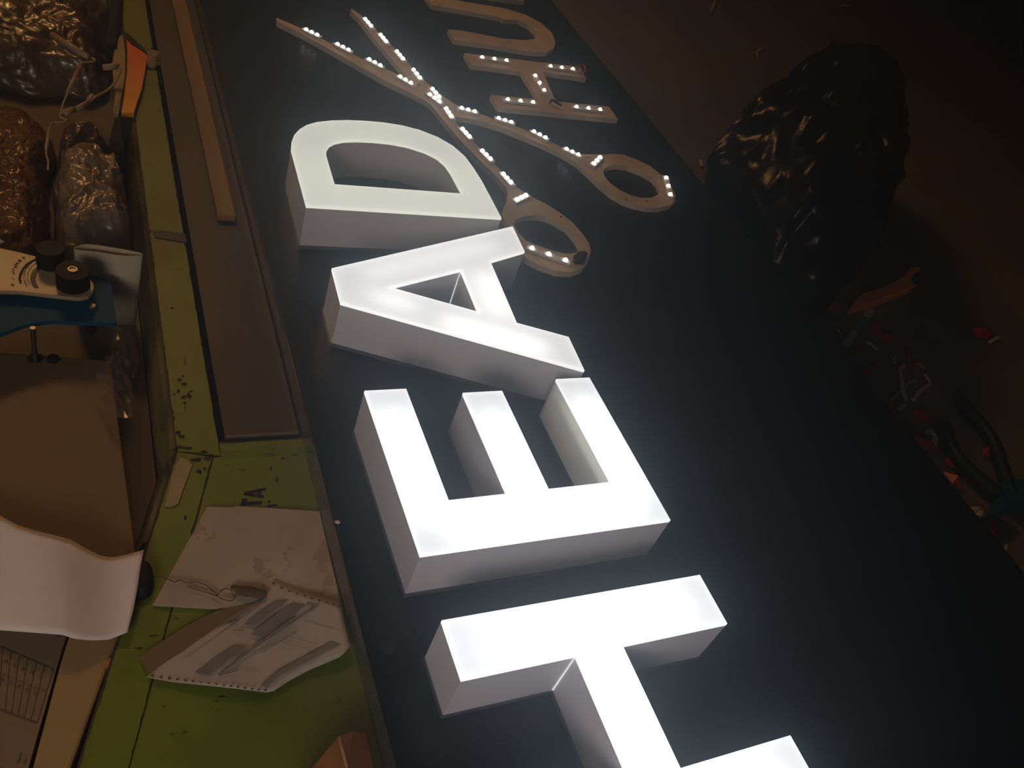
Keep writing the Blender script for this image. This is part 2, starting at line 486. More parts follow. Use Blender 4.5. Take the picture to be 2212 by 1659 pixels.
# green paint: straight rail, slanting rail, top plate, each with ragged edges
prism('rail', [ragged([(0.1030, 0.4895), (0.1030, YF), (0.0700, YF), (0.0700, 0.4975)], 0.004, 0.0009)], ZB - 0.001, ZB, m_green, bench)
prism('corner_rail', [ragged([(0.0966, 0.4885), (0.0702, 0.4962), (chamf(YE) + 0.0004, YE), (chamf(YE) + 0.0303, YE)], 0.005, 0.0007)],
      ZB - 0.001, ZB, m_green, bench)
prism('top_plate', [ragged([(0.0974, 0.4875), (chamf(YE) + 0.0309, YE), (0.795, YE), (0.795, 0.4875)], 0.02, 0.0003)],
      ZB - 0.001, ZB + 0.0003, m_green, bench)
# rounded lip of the plate towards the brown sheet
lip = [(0.1035, y, ZB + h) for y, h in ((0.5045, 0.0), (0.500, 0.0022), (0.492, 0.0026), (0.4865, 0.0016), (0.4838, 0.0))]
lv = lip + [(0.33, p[1], p[2]) for p in lip]
obj('plate_lip', lv, [(i, i + 1, i + 6, i + 5) for i in range(4)] + [(0, 1, 2, 3, 4), (5, 6, 7, 8, 9), (0, 4, 9, 5)], m_green, bench)
# worn wooden edge board along the left side
def edge_board(name, p, q, n):
    a, b = Vector((*p, 0)), Vector((*q, 0)); n = Vector((*n, 0))
    V = []
    for c in (a, b):
        V += [c + Vector((0, 0, ZB - 0.0012)), c + n * 0.004 + Vector((0, 0, ZB - 0.006)), c + n * 0.0125 + Vector((0, 0, ZB - 0.040)),
              c + n * 0.0125 + Vector((0, 0, ZL)), c + Vector((0, 0, ZL))]
    obj(name, V, [(0, 1, 6, 5), (1, 2, 7, 6), (2, 3, 8, 7), (3, 4, 9, 8), (4, 0, 5, 9), (0, 1, 2, 3, 4), (5, 6, 7, 8, 9)], m_edge, bench)
edge_board('edge_board', (0.0690, YF), A0, (-1, 0))
edge_board('edge_board', A0, (chamf(0.412), 0.412), (-0.953, 0.302))
for lx, ly in ((0.12, 1.85), (0.74, 1.85), (0.02, -0.2), (0.74, -0.2)):
    box('leg', lx - 0.02, lx + 0.02, ly - 0.02, ly + 0.02, 0, ZB - 0.042, m_rust, bench)
# stencilled letters, chips worn through the paint
stx = Matrix.Translation(bp(549, 1068, ZB + 0.0007)) @ Matrix.Rotation(math.radians(84), 4, 'Z')
def flat_poly(pts, z): 
    V = [bp(p[0], p[1], z) for p in pts]; return V, [tuple(t) for t in fill([V])]
def flat_with_hole(loops, z):
    L = [[bp(p[0], p[1], z) for p in l] for l in loops]; V = [p for l in L for p in l]
    return V, [tuple(t) for t in fill(L)]
s13 = 13.825
def T(l): return [(480 + x / s13, 1030 + y / s13) for x, y in l]
zi = ZB + 0.0006
obj('stencil_letter', *flat_poly(T([(600, 655), (755, 648), (725, 745), (1200, 728), (1175, 815), (700, 845), (670, 940), (525, 940)]), zi), m_ink, bench)
obj('stencil_letter', *flat_with_hole([T([(655, 460), (1327, 312), (1303, 400), (1195, 425), (1165, 540), (1255, 552), (1230, 635), (625, 548)]),
                                      T([(845, 505), (1040, 452), (1035, 512)])], zi), m_ink, bench)
obj('stencil_digit', *flat_poly(T([(1325, 855), (1370, 840), (1640, 818), (1645, 845), (1440, 880), (1465, 905), (1390, 912)]), zi), m_ink, bench)
obj('stencil_mark', *flat_poly(T([(1375, 720), (1410, 700), (1460, 725), (1430, 780), (1380, 775)]), zi), m_ink, bench)
chips = []
def chip(cx, cy, w, h, n=9):
    p = []
    for k in range(n):
        a = 2 * math.pi * k / n; r = 0.55 + random.random() * 0.6
        p.append((cx + w * r * math.cos(a), cy + h * r * math.sin(a)))
    chips.append(flat_poly(p, ZB + 0.0005))
for c in ((618, 968, 8, 5), (626, 977, 6, 4), (598, 979, 9, 2.5), (636, 982, 8, 3), (574, 963, 4, 4), (545, 976, 7, 2), (583, 972, 6, 2), (612, 991, 5, 2.5),
          (585, 1012, 3, 5), (598, 1036, 4, 8), (523, 1015, 11, 1.2), (430, 1018, 8, 5), (442, 1012, 5, 4), (425, 993, 14, 4), (448, 990, 8, 4),
          (397, 858, 8, 5), (398, 829, 6, 4), (408, 855, 6, 6), (388, 820, 5, 4), (412, 845, 5, 2), (385, 845, 4, 4), (400, 870, 5, 3), (376, 851, 3, 3),
          (394, 812, 4, 2), (400, 780, 1.5, 12), (399, 880, 1.5, 4), (372, 665, 3, 2), (400, 1118, 3, 5), (488, 1005, 5, 1.2), (475, 960, 5, 1.4),
          (384, 935, 7, 5), (392, 943, 8, 4), (390, 965, 9, 4), (378, 972, 6, 4), (381, 1335, 4, 2), (353, 1526, 4, 2), (471, 1533, 3, 2), (480, 1505, 9, 2.0),
          (468, 1515, 8, 1.5), (405, 968, 12, 3), (440, 976, 10, 3), (456, 984, 6, 4), (372, 992, 4, 7), (360, 1014, 4, 6), (500, 933, 9, 1.5), (560, 935, 10, 1.6), (600, 933, 6, 1.5), (632, 935, 5, 2), (331, 1373, 14, 1.2), (300, 1400, 10, 1.4), (415, 1345, 4, 1.5)):
    chip(*c)
chip_o = obj('paint_chips', *join_data(chips), mat('worn_through_paint', (0.018, 0.018, 0.009), rough=0.7), bench); chip_o['kind'] = 'stuff'
seam = [bp(x, y, ZB + 0.0007) for x, y in ((464, 985), (440, 1044), (416, 1105), (392, 1165), (365, 1230))]
prism('gap', [[(0.1032, 0.4995), (0.1085, 0.4995), (0.1085, YF), (0.1032, YF)]], ZB - 0.001, ZB - 0.0004, mat('gap_shade', (0.012, 0.009, 0.006), rough=1.0, spec=0.0), bench)  # dark strip painting the shade between rail and brown sheet
# brown sheet lying beside the panel, with the wooden batten on it
bs = thing('brown_sheet', 'brown steel sheet lying between the green rail and the black panel', 'metal sheet', (0.14, 1.2, ZB))
box('sheet', 0.1085, XL - 0.0016, 0.5065, YF, ZB, ZB + 0.0042, m_brownplate, bs)
box('folded_edge', 0.1085, XL - 0.0016, 0.5058, 0.5068, ZB + 0.0030, ZB + 0.0052, mat('edge_highlight', (0.22, 0.16, 0.11), rough=0.4), bs)  # lighter colour paints the highlight along the sheet's front lip
bt = [bp(382, 0, ZB + 0.014), bp(410, 0, ZB + 0.014), bp(510, 457, ZB + 0.014), bp(470, 462, ZB + 0.014)]
xa, xb = bt[3].x, bt[2].x
o = box('wooden_batten', xa, xb, bt[3].y, YF - 0.05, ZB + 0.0043, ZB + 0.013, m_batten)
bevel(o, 0.002); tag(o, 'long brown wooden batten lying on the brown steel sheet', 'batten')

# ================================================================== black sign panel
YP0, YP1 = -0.34, 2.05
pan = thing('sign_panel', 'large glossy black sign panel with folded edges carrying the letters', 'sign panel', (0.5, 0.85, ZB))
o = box('panel_face', XL, XR, YP0, YP1, ZP - 0.003, ZP, m_panel, pan); bevel(o, 0.0008, 2)
box('folded_edge', XL, XL + 0.002, YP0, YP1, ZB + 0.0046, ZP - 0.003, m_panel_side, pan)
box('folded_edge', XR - 0.002, XR, YP0, YP1, ZB + 0.0006, ZP - 0.003, m_panel_side, pan)
box('folded_edge', XL + 0.002, XR - 0.002, YP0, YP0 + 0.002, ZB + 0.0006, ZP - 0.003, m_panel_side, pan)
box('folded_edge', XL + 0.002, XR - 0.002, YP1 - 0.002, YP1, ZB + 0.0006, ZP - 0.003, m_panel_side, pan)
box('edge_highlight', XL - 0.0004, XL + 0.0001, YP0, 0.47, ZP - 0.0009, ZP - 0.0001, m_metal, pan)  # bright strips put in for the highlight on the panel's left edge
box('edge_highlight', XL - 0.0003, XL + 0.0001, 0.53, 0.60, ZP - 0.0008, ZP - 0.0001, m_metal, pan)
hc = bp(838, 1398, ZP)
lathe('hole_ring', [(0.0052, 0.0), (0.0060, 0.0), (0.0060, 0.0004), (0.0052, 0.0004)], hc, mat('dark_ring', (0.03, 0.032, 0.036), rough=0.25), pan)
o = shard('white_chip', [(722, 1127), (730, 1125), (735, 1129), (733, 1132), (725, 1132)], ZP, 0.0012, m_white_scrap,
          'tiny white plastic chip at the left edge of the black panel', 'chip', th=0.0008)

# ================================================================== lit letters
LETTER_GROUP = 'lit channel letters on the black panel'
def letter(name, label, outer, holes, face, strips, power, lcol, skip=None, zled=ZT - 0.018):
    outer = ccw(outer, True); holes = [ccw(h, False) for h in holes]
    c = Vector((sum(p[0] for p in outer) / len(outer), sum(p[1] for p in outer) / len(outer), ZP))
    t = thing(name, label, 'letter', c, LETTER_GROUP)
    loops = [outer] + holes
    # clear back plate, standing a hair proud of the walls
    prism('back_plate', [offset(l, -0.0009) for l in loops], ZP + 0.0002, ZP + 0.0042, m_clear, t)
    V, F = [], []
    zb, zt = ZP + 0.0042, ZT - 0.0028
    for l in loops:
        inn = offset(l, 0.0022); n = len(l)
        for i in range(n):
            j = (i + 1) % n
            if skip and (Vector(l[i]) - Vector(skip[0])).length + (Vector(l[j]) - Vector(skip[1])).length < 1e-4 or \
               skip and (Vector(l[j]) - Vector(skip[0])).length + (Vector(l[i]) - Vector(skip[1])).length < 1e-4:
                q = [(*l[i], zb), (*l[j], zb), (*l[j], zt), (*l[i], zt)]
                obj('glowing_return', q, [(0, 1, 2, 3)], m_glow, t)['label'] = 'brightly lit translucent inner wall'
                continue
            k = len(V)
            V += [(*l[i], zb), (*l[j], zb), (*l[j], zt), (*l[i], zt), (*inn[i], zb), (*inn[j], zb), (*inn[j], zt), (*inn[i], zt)]
            F += [(k, k + 1, k + 2, k + 3), (k + 5, k + 4, k + 7, k + 6), (k + 3, k + 2, k + 6, k + 7), (k, k + 4, k + 5, k + 1)]
    obj('return', V, F, m_return, t)
    v, f = prism_data(loops, ZT - 0.0028, ZT, bottom=False)
    obj('face', v, f, face, t)
    # LED strips inside the box
    for a, b, wdt, pw in strips:
        a, b = Vector((*a, zled)), Vector((*b, zled))
        l = bpy.data.lights.new('led_strip', 'AREA'); l.shape = 'RECTANGLE'; l.size = (b - a).length; l.size_y = wdt
        l.energy = pw * power * (b - a).length; l.color = lcol
        lo = bpy.data.objects.new('led_strip', l); C.objects.link(lo)
        lo.parent = t; lo.location = (a + b) / 2 - c
        ang = math.atan2((b - a).y, (b - a).x)
        lo.rotation_euler = (Matrix.Rotation(ang, 3, 'Z') @ Matrix.Rotation(math.pi, 3, 'X')).to_euler()
    return t
def leak(t, p, d, m):
    """a line of light escaping through an open corner seam"""
    d = Vector(d).normalized(); n_ = Vector((-d.y, d.x)) * 0.0006; p = Vector(p) + d * 0.0004
    q = [p + n_, p - n_, p - n_ * 0.3 + d * 0.0005, p + n_ * 0.3 + d * 0.0005]
    v, f = prism_data([[tuple(a) for a in q]], ZP + 0.005, ZT - 0.003)
    obj('glowing_seam', v, f, m, t)['label'] = 'thin line of light at an inner corner'
S = 0.5
def frame(x, y, th):
    c_, s_ = math.cos(th), math.sin(th)
    return lambda u, v: (S * (x + c_ * u - s_ * v), S * (y + s_ * u + c_ * v))
f_hot = acrylic_face('opal_face_bright', (0.91, 0.955, 1.0), 0.74)
f_top = acrylic_face('opal_face_brightest', (0.91, 0.955, 1.0), 0.84)
f_mid = acrylic_face('opal_face_middling', (0.92, 0.96, 0.99), 0.74)
f_dim = acrylic_face('opal_face_dim', (0.94, 1.0, 0.95), 0.56)
m_glow = translucent_white('glowing_return', (0.85, 0.84, 0.78), 0.5)
COOL = (0.90, 0.95, 1.0)
# E: spine towards the camera, three arms pointing away
e = frame(0.42079057, 0.63071352, 0.01453881)
u = [0.0, 0.07206312, 0.17016239, 0.24496826, 0.36372548, 0.43532891]
vi, v1, v2, v3 = 0.08887604, 0.32432377, 0.30814864, 0.33011683
E_out = [e(u[0], v1), e(u[1], v1), e(u[1], vi), e(u[2], vi), e(u[2], v2), e(u[3], v2), e(u[3], vi), e(u[4], vi), e(u[4], v3), e(u[5], v3), e(u[5], 0), e(u[0], 0)]
mid = lambda a, b: (a + b) / 2
letter('letter_e', 'brightly lit white letter E with thick grey sides', E_out, [], f_hot,
       [(e(mid(u[0], u[1]), 0.06), e(mid(u[0], u[1]), v1 - 0.05), 0.012, 1.0), (e(mid(u[2], u[3]), 0.10), e(mid(u[2], u[3]), v2 - 0.05), 0.012, 1.0),
        (e(mid(u[4], u[5]), 0.06), e(mid(u[4], u[5]), v3 - 0.05), 0.012, 1.0), (e(0.06, 0.044), e(0.39, 0.044), 0.022, 1.15)],
       0.16, COOL, skip=(e(u[4], vi), e(u[4], v3)))
# H: crossbar runs towards the bottom of the picture, second stem beyond the frame
h = frame(0.42225037, 0.44045735, 0.01127876)
hh, hw, s1, s2, hx = 0.43308297, 0.086398, 0.16930183, 0.24568929, -0.1745
H_out = [h(0, hw), h(hh, hw), h(hh, 0), h(s2, 0), h(s2, hx), h(hh, hx), h(hh, hx - hw), h(0, hx - hw), h(0, hx), h(s1, hx), h(s1, 0), h(0, 0)]
tH = letter('letter_h', 'brightest lit white letter H cut off by the bottom of the picture', H_out, [], f_top,
       [(h(0.055, hw / 2), h(hh - 0.055, hw / 2), 0.016, 1.15), (h(mid(s1, s2), -0.005), h(mid(s1, s2), hx), 0.014, 1.25), (h(0.055, hx - hw / 2), h(hh - 0.055, hx - hw / 2), 0.016, 1.1)],
       0.16, COOL)
# A
sA = 3.3515
A_px = [(190, 400), (1500, 97), (1587, 280), (1340, 352), (1530, 795), (1905, 897), (2020, 1140), (255, 650)]
A_hole = [(618, 538), (1125, 413), (1250, 715)]
def ap(x, y): return xy(bp(660 + x / sA, 460 + y / sA, ZT))
tA = letter('letter_a', 'lit white letter A with triangular opening between the E and the D', [ap(*p) for p in A_px], [[ap(*p) for p in A_hole]], f_mid,
       [(ap(420, 450), ap(1380, 225), 0.010, 0.38), (ap(470, 590), ap(800, 680), 0.010, 0.75), (ap(1000, 780), ap(1750, 985), 0.012, 1.0), (ap(1290, 430), ap(1400, 740), 0.012, 0.9)],
       0.10, (0.98, 0.98, 0.96))
m_leak = emit('seam_light', (0.95, 0.98, 1.0), 0.9)
leak(tH, h(s1, 0), Vector(h(s1 - 0.1, -0.1)) - Vector(h(s1, 0)), m_leak)
leak(tA, ap(1125, 413), Vector(ap(1000, 555)) - Vector(ap(1125, 413)), m_leak)
# D
sD = 3.8138
D_px = [(312, 855), (187, 390), (190, 330), (213, 272), (255, 226), (315, 190), (400, 166), (520, 153), (650, 150), (800, 156), (950, 169), (1100, 193), (1250, 232),
        (1400, 292), (1520, 362), (1620, 450), (1690, 545), (1760, 655), (1920, 957)]
D_in = [(545, 678), (475, 440), (478, 395), (500, 360), (545, 335), (620, 320), (720, 316), (850, 321), (1000, 336), (1150, 365), (1290, 410), (1390, 460), (1455, 518), (1500, 580), (1595, 755)]
def dp(x, y): return xy(bp(580 + x / sD, 220 + y / sD, ZT))
letter('letter_d', 'dimmest lit letter D, creamy face, nearest the scissors blades', [dp(*p) for p in D_px], [[dp(*p) for p in D_in]], f_dim,
       [(dp(420, 760), dp(1700, 850), 0.02, 0.22), (dp(420, 240), dp(1250, 300), 0.02, 0.22), (dp(330, 380), dp(410, 700), 0.016, 0.22), (dp(1450, 410), dp(1700, 800), 0.016, 0.22)],
       0.20, (1.0, 0.99, 0.84), zled=ZP + 0.013)

# ================================================================== routed backs with bare LED modules
ZQ = ZP + 0.008
ZLED = ZQ + 0.0050
def dome():
    V, F = lathe_data([(0.0029, 0.0), (0.0026, 0.0018), (0.0013, 0.0029)], (0, 0, 0), 7)
    me = bpy.data.meshes.new('led'); me.from_pydata(V, [], F); me.materials.append(m_led)
    me.polygons.foreach_set('use_smooth', [True] * len(me.polygons)); return me
LED_MESH = dome()
BODY = {}
def led_module(root, a, b, c_):
    """three LEDs seen at pixels a, b and c on one little circuit body"""
    P = [bp(*p, ZLED) for p in (a, b, c_)]
    m0 = (P[0] + P[2]) / 2; d = P[2] - P[0]; L = d.length; ang = math.atan2(d.y, d.x)
    key = round(L, 3)
    if key not in BODY:
        v, f = boxd(-L / 2 - 0.0062, L / 2 + 0.0062, -0.0044, 0.0044, 0, 0.0032)
        me = bpy.data.meshes.new('led_module'); me.from_pydata(v, [], f); me.materials.append(m_led_body); BODY[key] = me
    mod = bpy.data.objects.new('led_module', BODY[key]); C.objects.link(mod); mod.parent = root
    mod.location = Vector((m0.x, m0.y, ZQ + 0.0002)) - ORG[root]; mod.rotation_euler = (0, 0, ang)
    for k in (-0.5, 0, 0.5):
        l = bpy.data.objects.new('led', LED_MESH); C.objects.link(l); l.parent = mod; l.location = (k * L, 0, 0.0032)
    return mod
def plate_thing(name, label, loops_px):
    loops = [[xy(bp(*p, ZQ)) for p in l] for l in loops_px]
    c = Vector((sum(p[0] for p in loops[0]) / len(loops[0]), sum(p[1] for p in loops[0]) / len(loops[0]), ZP))
    t = thing(name, label, 'sign back', c)
    prism('board', loops, ZP + 0.0002, ZQ, m_plate, t)
    return t
SC_OUT = [(597, 38.4), (634.6, 54), (657, 64), (727, 99.5), (795, 133), (831, 147), (861, 161), (881, 167),
          (872, 157), (842.5, 123), (808.6, 83.6), (777, 42), (757, 22.6), (759, 18), (779, 31.6), (804, 56.5), (838, 90.4), (874, 126.6), (912.6, 169.5), (951, 203), (978, 221.5),
          (994, 230.6), (1034.7, 245), (1051.8, 250.5), (1083.4, 262), (1110.6, 271), (1146.7, 285), (1180.6, 300.6), (1214.5, 318.7), (1246, 333), (1284.7, 333), (1306.7, 334),
          (1323.7, 331.8), (1345.7, 334), (1375, 344), (1406.7, 359.9), (1431, 379.4), (1448, 401), (1459, 421), (1458, 435.5), (1448, 443), (1423.8, 449), (1399.4, 448), (1375, 443),
          (1348, 434), (1321, 418.4), (1297, 399), (1275, 377), (1248, 352.5), (1218.8, 334), (1179.7, 314.7), (1135.8, 296.4), (1096.7, 280.5), (1062.5, 268), (1033, 259.8),
          (1008.8, 255), (982, 252), (986, 266), (999, 281.7), (1021, 303.7), (1065, 350), (1091.8, 379.4), (1111, 401.4), (1145.5, 423.3), (1179.7, 440.4), (1211, 460),
          (1235.9, 479.5), (1257.8, 503.9), (1272.5, 525.9), (1276.6, 543), (1270, 565), (1257.8, 579.6), (1235.9, 587.6), (1204, 585.7), (1170, 574.7), (1140.6, 560), (1118, 540),
          (1104, 515), (1096.7, 488), (1084.5, 464.8), (1087, 452.6), (1094, 435.5), (1098, 420.9), (1094, 406), (1077, 386.7), (1057.6, 367), (1043, 352.5), (1001.5, 311),
          (972, 277), (945, 243), (930.7, 226), (917, 217), (887.8, 201), (831, 174), (763.4, 135.6), (695.6, 97), (650.4, 72), (598.4, 46)]
SC_H1 = [(1303, 367), (1311.5, 359.9), (1331, 356), (1355.5, 358.6), (1384.8, 369.6), (1409, 383), (1421.4, 396.5), (1426.3, 411), (1421.4, 421), (1406.7, 427), (1387, 427.7),
         (1362.8, 422), (1338.4, 410), (1316.4, 394), (1305.4, 379.4)]
SC_H2 = [(1109, 482), (1116, 473.4), (1130.9, 467), (1155, 464.8), (1179.7, 468.5), (1204, 479.5), (1226, 494), (1243, 513.7), (1253, 530.7), (1251.7, 539), (1244, 546),
         (1223.7, 548), (1192, 541), (1155, 528), (1135.8, 519), (1118.7, 501.5)]
sci = plate_thing('scissors_sign_back', 'open scissors shape of brown board dotted with lit LEDs', [SC_OUT, SC_H1, SC_H2])
for md in [((661.7, 62), (673, 67.8), (685.4, 73.5)), ((729.5, 93.8), (741.5, 99.5), (753, 105.8)), ((798, 126.6), (809.8, 133.4), (822, 139.5)),
           ((865, 163.9), (876.5, 171), (887.8, 177.4)), ((929, 202.3), (938.6, 209.8), (949.5, 217)), ((998, 231.7), (1011.8, 235.5), (1025.8, 239)),
           ((1077.8, 253.6), (1091, 258), (1105, 262)), ((1154, 282.5), (1166.4, 288.6), (1178.8, 295.4)), ((1224.3, 320.3), (1236.7, 326), (1249.6, 332.3)),
           ((1283.5, 351.3), (1289.6, 345.2), (1297, 338)), ((1440, 382.3), (1444, 399.4), (1449, 418)),
           ((789.4, 39.6), (795.5, 46.8), (801.9, 54)), ((822.7, 73.5), (829, 80.7), (834.6, 87.7)), ((858, 109.6), (864, 117.5), (870.8, 125)),
           ((894, 149), (900.6, 157.5), (907.6, 166)), ((935, 190.6), (942, 198.5), (949, 206.8)), ((964.6, 232.8), (970, 242), (975.5, 249)),
           ((999.8, 277), (1007, 284.8), (1014.5, 293)), ((1042.7, 324), (1051, 333.4), (1059.7, 341)), ((1088, 374), (1096, 383), (1104, 391.6)),
           ((1117.5, 429), (1126.7, 424.5), (1136.5, 420)), ((1150, 534), (1186.5, 547), (1222.4, 560))]:
    led_module(sci, *md)
zz = ZQ + 0.004
tube('lead_wire', smooth_path([bp(1236, 566, zz), bp(1250, 560, zz + .004), bp(1262, 552, zz + .005), bp(1264, 562, zz + .002), bp(1258, 572, ZQ + .002)], 5), 0.0012, m_black, sci)
prism('wire_tail', [[xy(bp(*p, ZQ)) for p in ((1238, 556), (1248, 548), (1262, 546), (1268, 552), (1258, 570), (1240, 572))]], ZQ + 0.0002, ZQ + 0.003, m_black, sci)
for px_, py_ in ((906, 184), (1212, 468), (1352, 431), (1397, 435), (1269, 341)):
    lathe('screw', [(0.0016, 0), (0.0016, 0.0006), (0.0008, 0.0008)], bp(px_, py_, ZQ), m_hair, sci, 10)

hp = plate_thing('letter_h_sign_back', 'flat unlit-faced H board with five rows of bare LEDs', [
    [(1003, 114.6), (1131, 130), (1162, 134), (1180.6, 135.6), (1254, 145), (1266.5, 169.5), (1173, 155), (1198, 213.6), (1205.5, 219.5), (1316, 230.6), (1335, 257.7),
     (1076.6, 231.7), (1059.7, 204.6), (1164.8, 215), (1126.4, 156), (1119.6, 153.7), (1018, 140)]])
for md in [((1042, 122), (1068, 124.8), (1094.7, 128.8)), ((1190, 141.3), (1214.5, 144), (1238, 147.4)), ((1157, 161.6), (1166.6, 177.4), (1176, 193)),
           ((1097.7, 213), (1125, 216), (1152, 219)), ((1246, 229), (1272, 232.4), (1297, 235))]:
    led_module(hp, *md)
zz = ZQ + 0.004
tube('lead_wire', smooth_path([bp(1244, 150, zz), bp(1251, 141, zz + .004), bp(1262, 143, zz + .006), bp(1264, 153, zz + .003), bp(1254, 156, zz)], 5), 0.0014, m_red, hp)
tube('lead_wire', smooth_path([bp(1246, 152, zz), bp(1250, 143, zz + .006), bp(1260, 142, zz + .008)], 5), 0.0014, m_black, hp)
tube('lead_wire', smooth_path([bp(1188, 222, zz), bp(1193, 216, zz + .003), bp(1203, 222, zz + .003), bp(1212, 228, zz)], 5), 0.0018, m_black, hp)
up_ = plate_thing('letter_u_sign_back', 'flat brown U board without LEDs beside the H board', [
    [(915, -14), (934, 11.3), (1015.6, 25), (1079, 37), (1088, 42), (1119.6, 43), (1140, 53), (1153.5, 65.6), (1160, 76), (1155.8, 83.6), (1135.4, 87), (1083.4, 82.5), (993, 65.4), (968, 63.3),
     (980.6, 86), (1060.8, 97), (1117.3, 107.4), (1151, 112), (1180.6, 113), (1196.5, 104), (1200, 90.4), (1192, 70), (1169, 49.7), (1135.4, 31.6), (1090, 18), (1038, 9), (1002, 3.4), (955, -7)]])
np_ = plate_thing('letter_stroke_sign_back', 'sliver of a further brown letter board cut off at the picture top', [
    [(880, -62), (897, -35), (1085, -3), (1133, 2.5), (1122, -16), (1050, -28)]])

# ================================================================== things on the green plate
dirty = prism('dirty_board', [[xy(bp(*p, ZB + 0.003)) for p in ((448, 1094.5), (505, 1096), (508, 1093), (690, 1104.5), (742, 1330), (560, 1318), (331, 1305))]], ZB + 0.0006, ZB + 0.003, m_dirty)
tag(dirty, 'scuffed off-white board lying on the green bench under the printed paper', 'board')
tan = prism('tan_sheet', [[xy(bp(*p, ZB + 0.0036)) for p in ((575, 1296), (470, 1318), (402, 1352), (300, 1418), (322, 1462), (585, 1480), (700, 1400))]], ZB + 0.0031, ZB + 0.0036, m_tan)
tag(tan, 'thin tan sheet showing at the left of the printed fanfold paper', 'paper')
c6 = (300, 1150); s6 = 3.26
def fz(x, y):                       # height of the fanfold sheet: a soft wave, lifting where it meets the panel
    k = max(0.0, (x - 640) / 120.0)
    return ZB + 0.0050 + 0.0015 * math.sin((x + y) * 0.02) + 0.006 * k * k
def F6(l): return [(c6[0] + x / s6, c6[1] + y / s6) for x, y in l]
def fp(l): return [bp(x, y, fz(x, y)) for x, y in l]
ft = thing('fanfold_paper', 'printed fanfold paper with sprocket holes and grey blocks on the green bench', 'paper', bp(540, 1390, ZB + 0.004))
coons('sheet', fp(F6([(110, 970), (300, 835), (500, 690), (700, 560), (870, 468), (955, 325)])), fp(F6([(50, 1020), (250, 1055), (600, 1090), (930, 1130), (1050, 1050), (1200, 970), (1430, 870), (1490, 800)])),
      fp(F6([(110, 970), (50, 1020)])), fp(F6([(955, 325), (1060, 385), (1250, 450), (1420, 495), (1450, 640), (1490, 800)])), m_fanfold, ft, 26, 18, 0.0003)
def ink_poly(l, dz=0.0010):
    P = F6(l); V = [bp(x, y, fz(x, y) + dz) for x, y in P]
    return V, [tuple(t) for t in fill([V])]
for l in ([(960, 485), (1050, 480), (970, 540), (820, 655), (735, 645), (850, 555)], [(1080, 500), (1168, 520), (1050, 605), (880, 742), (785, 715), (930, 600)],
          [(660, 800), (765, 820), (640, 890), (500, 1002), (392, 988), (520, 885)], [(1350, 765), (1420, 790), (1200, 900), (1000, 1000), (905, 1085), (855, 1080), (960, 985), (1150, 880)]):
    obj('printed_block', *ink_poly(l), m_greyink, ft)
lines = []
for (x0, y0, x1, y1, wd_) in ((1090, 600, 680, 905, 16), (1040, 650, 560, 1000, 12), (1260, 510, 920, 740, 14), (760, 540, 560, 660, 10), (860, 470, 640, 640, 9), (740, 690, 660, 690, 8),
                              (1160, 620, 1420, 690, 3), (1020, 720, 1260, 790, 3), (1000, 770, 1280, 850, 3), (700, 940, 860, 975, 3), (560, 940, 860, 985, 3), (620, 640, 700, 620, 10),
                              (1110, 700, 860, 850, 7), (1180, 560, 1000, 690, 7), (700, 970, 560, 1010, 8), (330, 880, 900, 480, 4), (1180, 500, 1250, 520, 12)):
    a = Vector((x0, y0)); b = Vector((x1, y1)); d = (b - a).normalized(); n_ = Vector((-d.y, d.x)) * wd_ / 2
    K = 6; top_ = [a + (b - a) * k / K + n_ for k in range(K + 1)]; bot_ = [a + (b - a) * k / K - n_ for k in range(K + 1)]
    lines.append(ink_poly([tuple(p) for p in top_ + bot_[::-1]], 0.0009))
o = obj('printed_text', *join_data(lines), m_greyink, ft); o['kind'] = 'stuff'
holes = []
for x, y in [(95, 1008), (155, 1018), (213, 1027), (272, 1034), (328, 1041), (382, 1047), (436, 1054), (490, 1061), (545, 1068), (598, 1076), (648, 1082), (698, 1087), (748, 1096), (798, 1101),
             (845, 1107), (890, 1111), (948, 358), (1005, 390), (1060, 412), (1113, 432), (1168, 448), (1218, 464), (1270, 478), (1322, 492), (1370, 505), (1412, 518)]:
    holes.append(ink_poly([(x + 11 * math.cos(a) + 3 * math.sin(a), y + 6.5 * math.sin(a)) for a in [2 * math.pi * k / 8 for k in range(8)]], 0.0011))
o = obj('sprocket_holes', *join_data(holes), m_hair, ft); o['kind'] = 'stuff'
def c6p(l, dz): return [bp(x, y, ZB + dz) for x, y in F6(l)]
wl = [(60, 318), (100, 314), (160, 312), (205, 328), (250, 352), (290, 335), (322, 352), (345, 356), (400, 350), (470, 372), (550, 440), (470, 420), (380, 392), (345, 372)]
wl2 = [(550, 446), (585, 408), (630, 395), (662, 430), (672, 468), (640, 482), (590, 470), (550, 446), (510, 436)]
ht = thing('fine_wire', 'fine dark wire looping over the scuffed white board', 'wire', bp(420, 1270, ZB + 0.0035))
tube('strand', smooth_path(c6p(wl, 0.0052), 4), 0.00032, m_hair, ht, 5)
tube('strand', smooth_path(c6p(wl2, 0.0056), 4), 0.00032, m_hair, ht, 5)
rag = pillow('brown_rag', [xy(p) for p in c6p([(640, 385), (760, 385), (860, 410), (900, 430), (880, 470), (800, 470), (700, 455)], 0.005)], ZB + 0.0062, ZB + 0.0085,
             mat('brown_fluff', (0.17, 0.115, 0.06), rough=0.95, var=0.4, vscale=90), rough=0.001, nscale=200)
tag(rag, 'flat brown scrap of rag on the upper corner of the fanfold paper', 'rag')
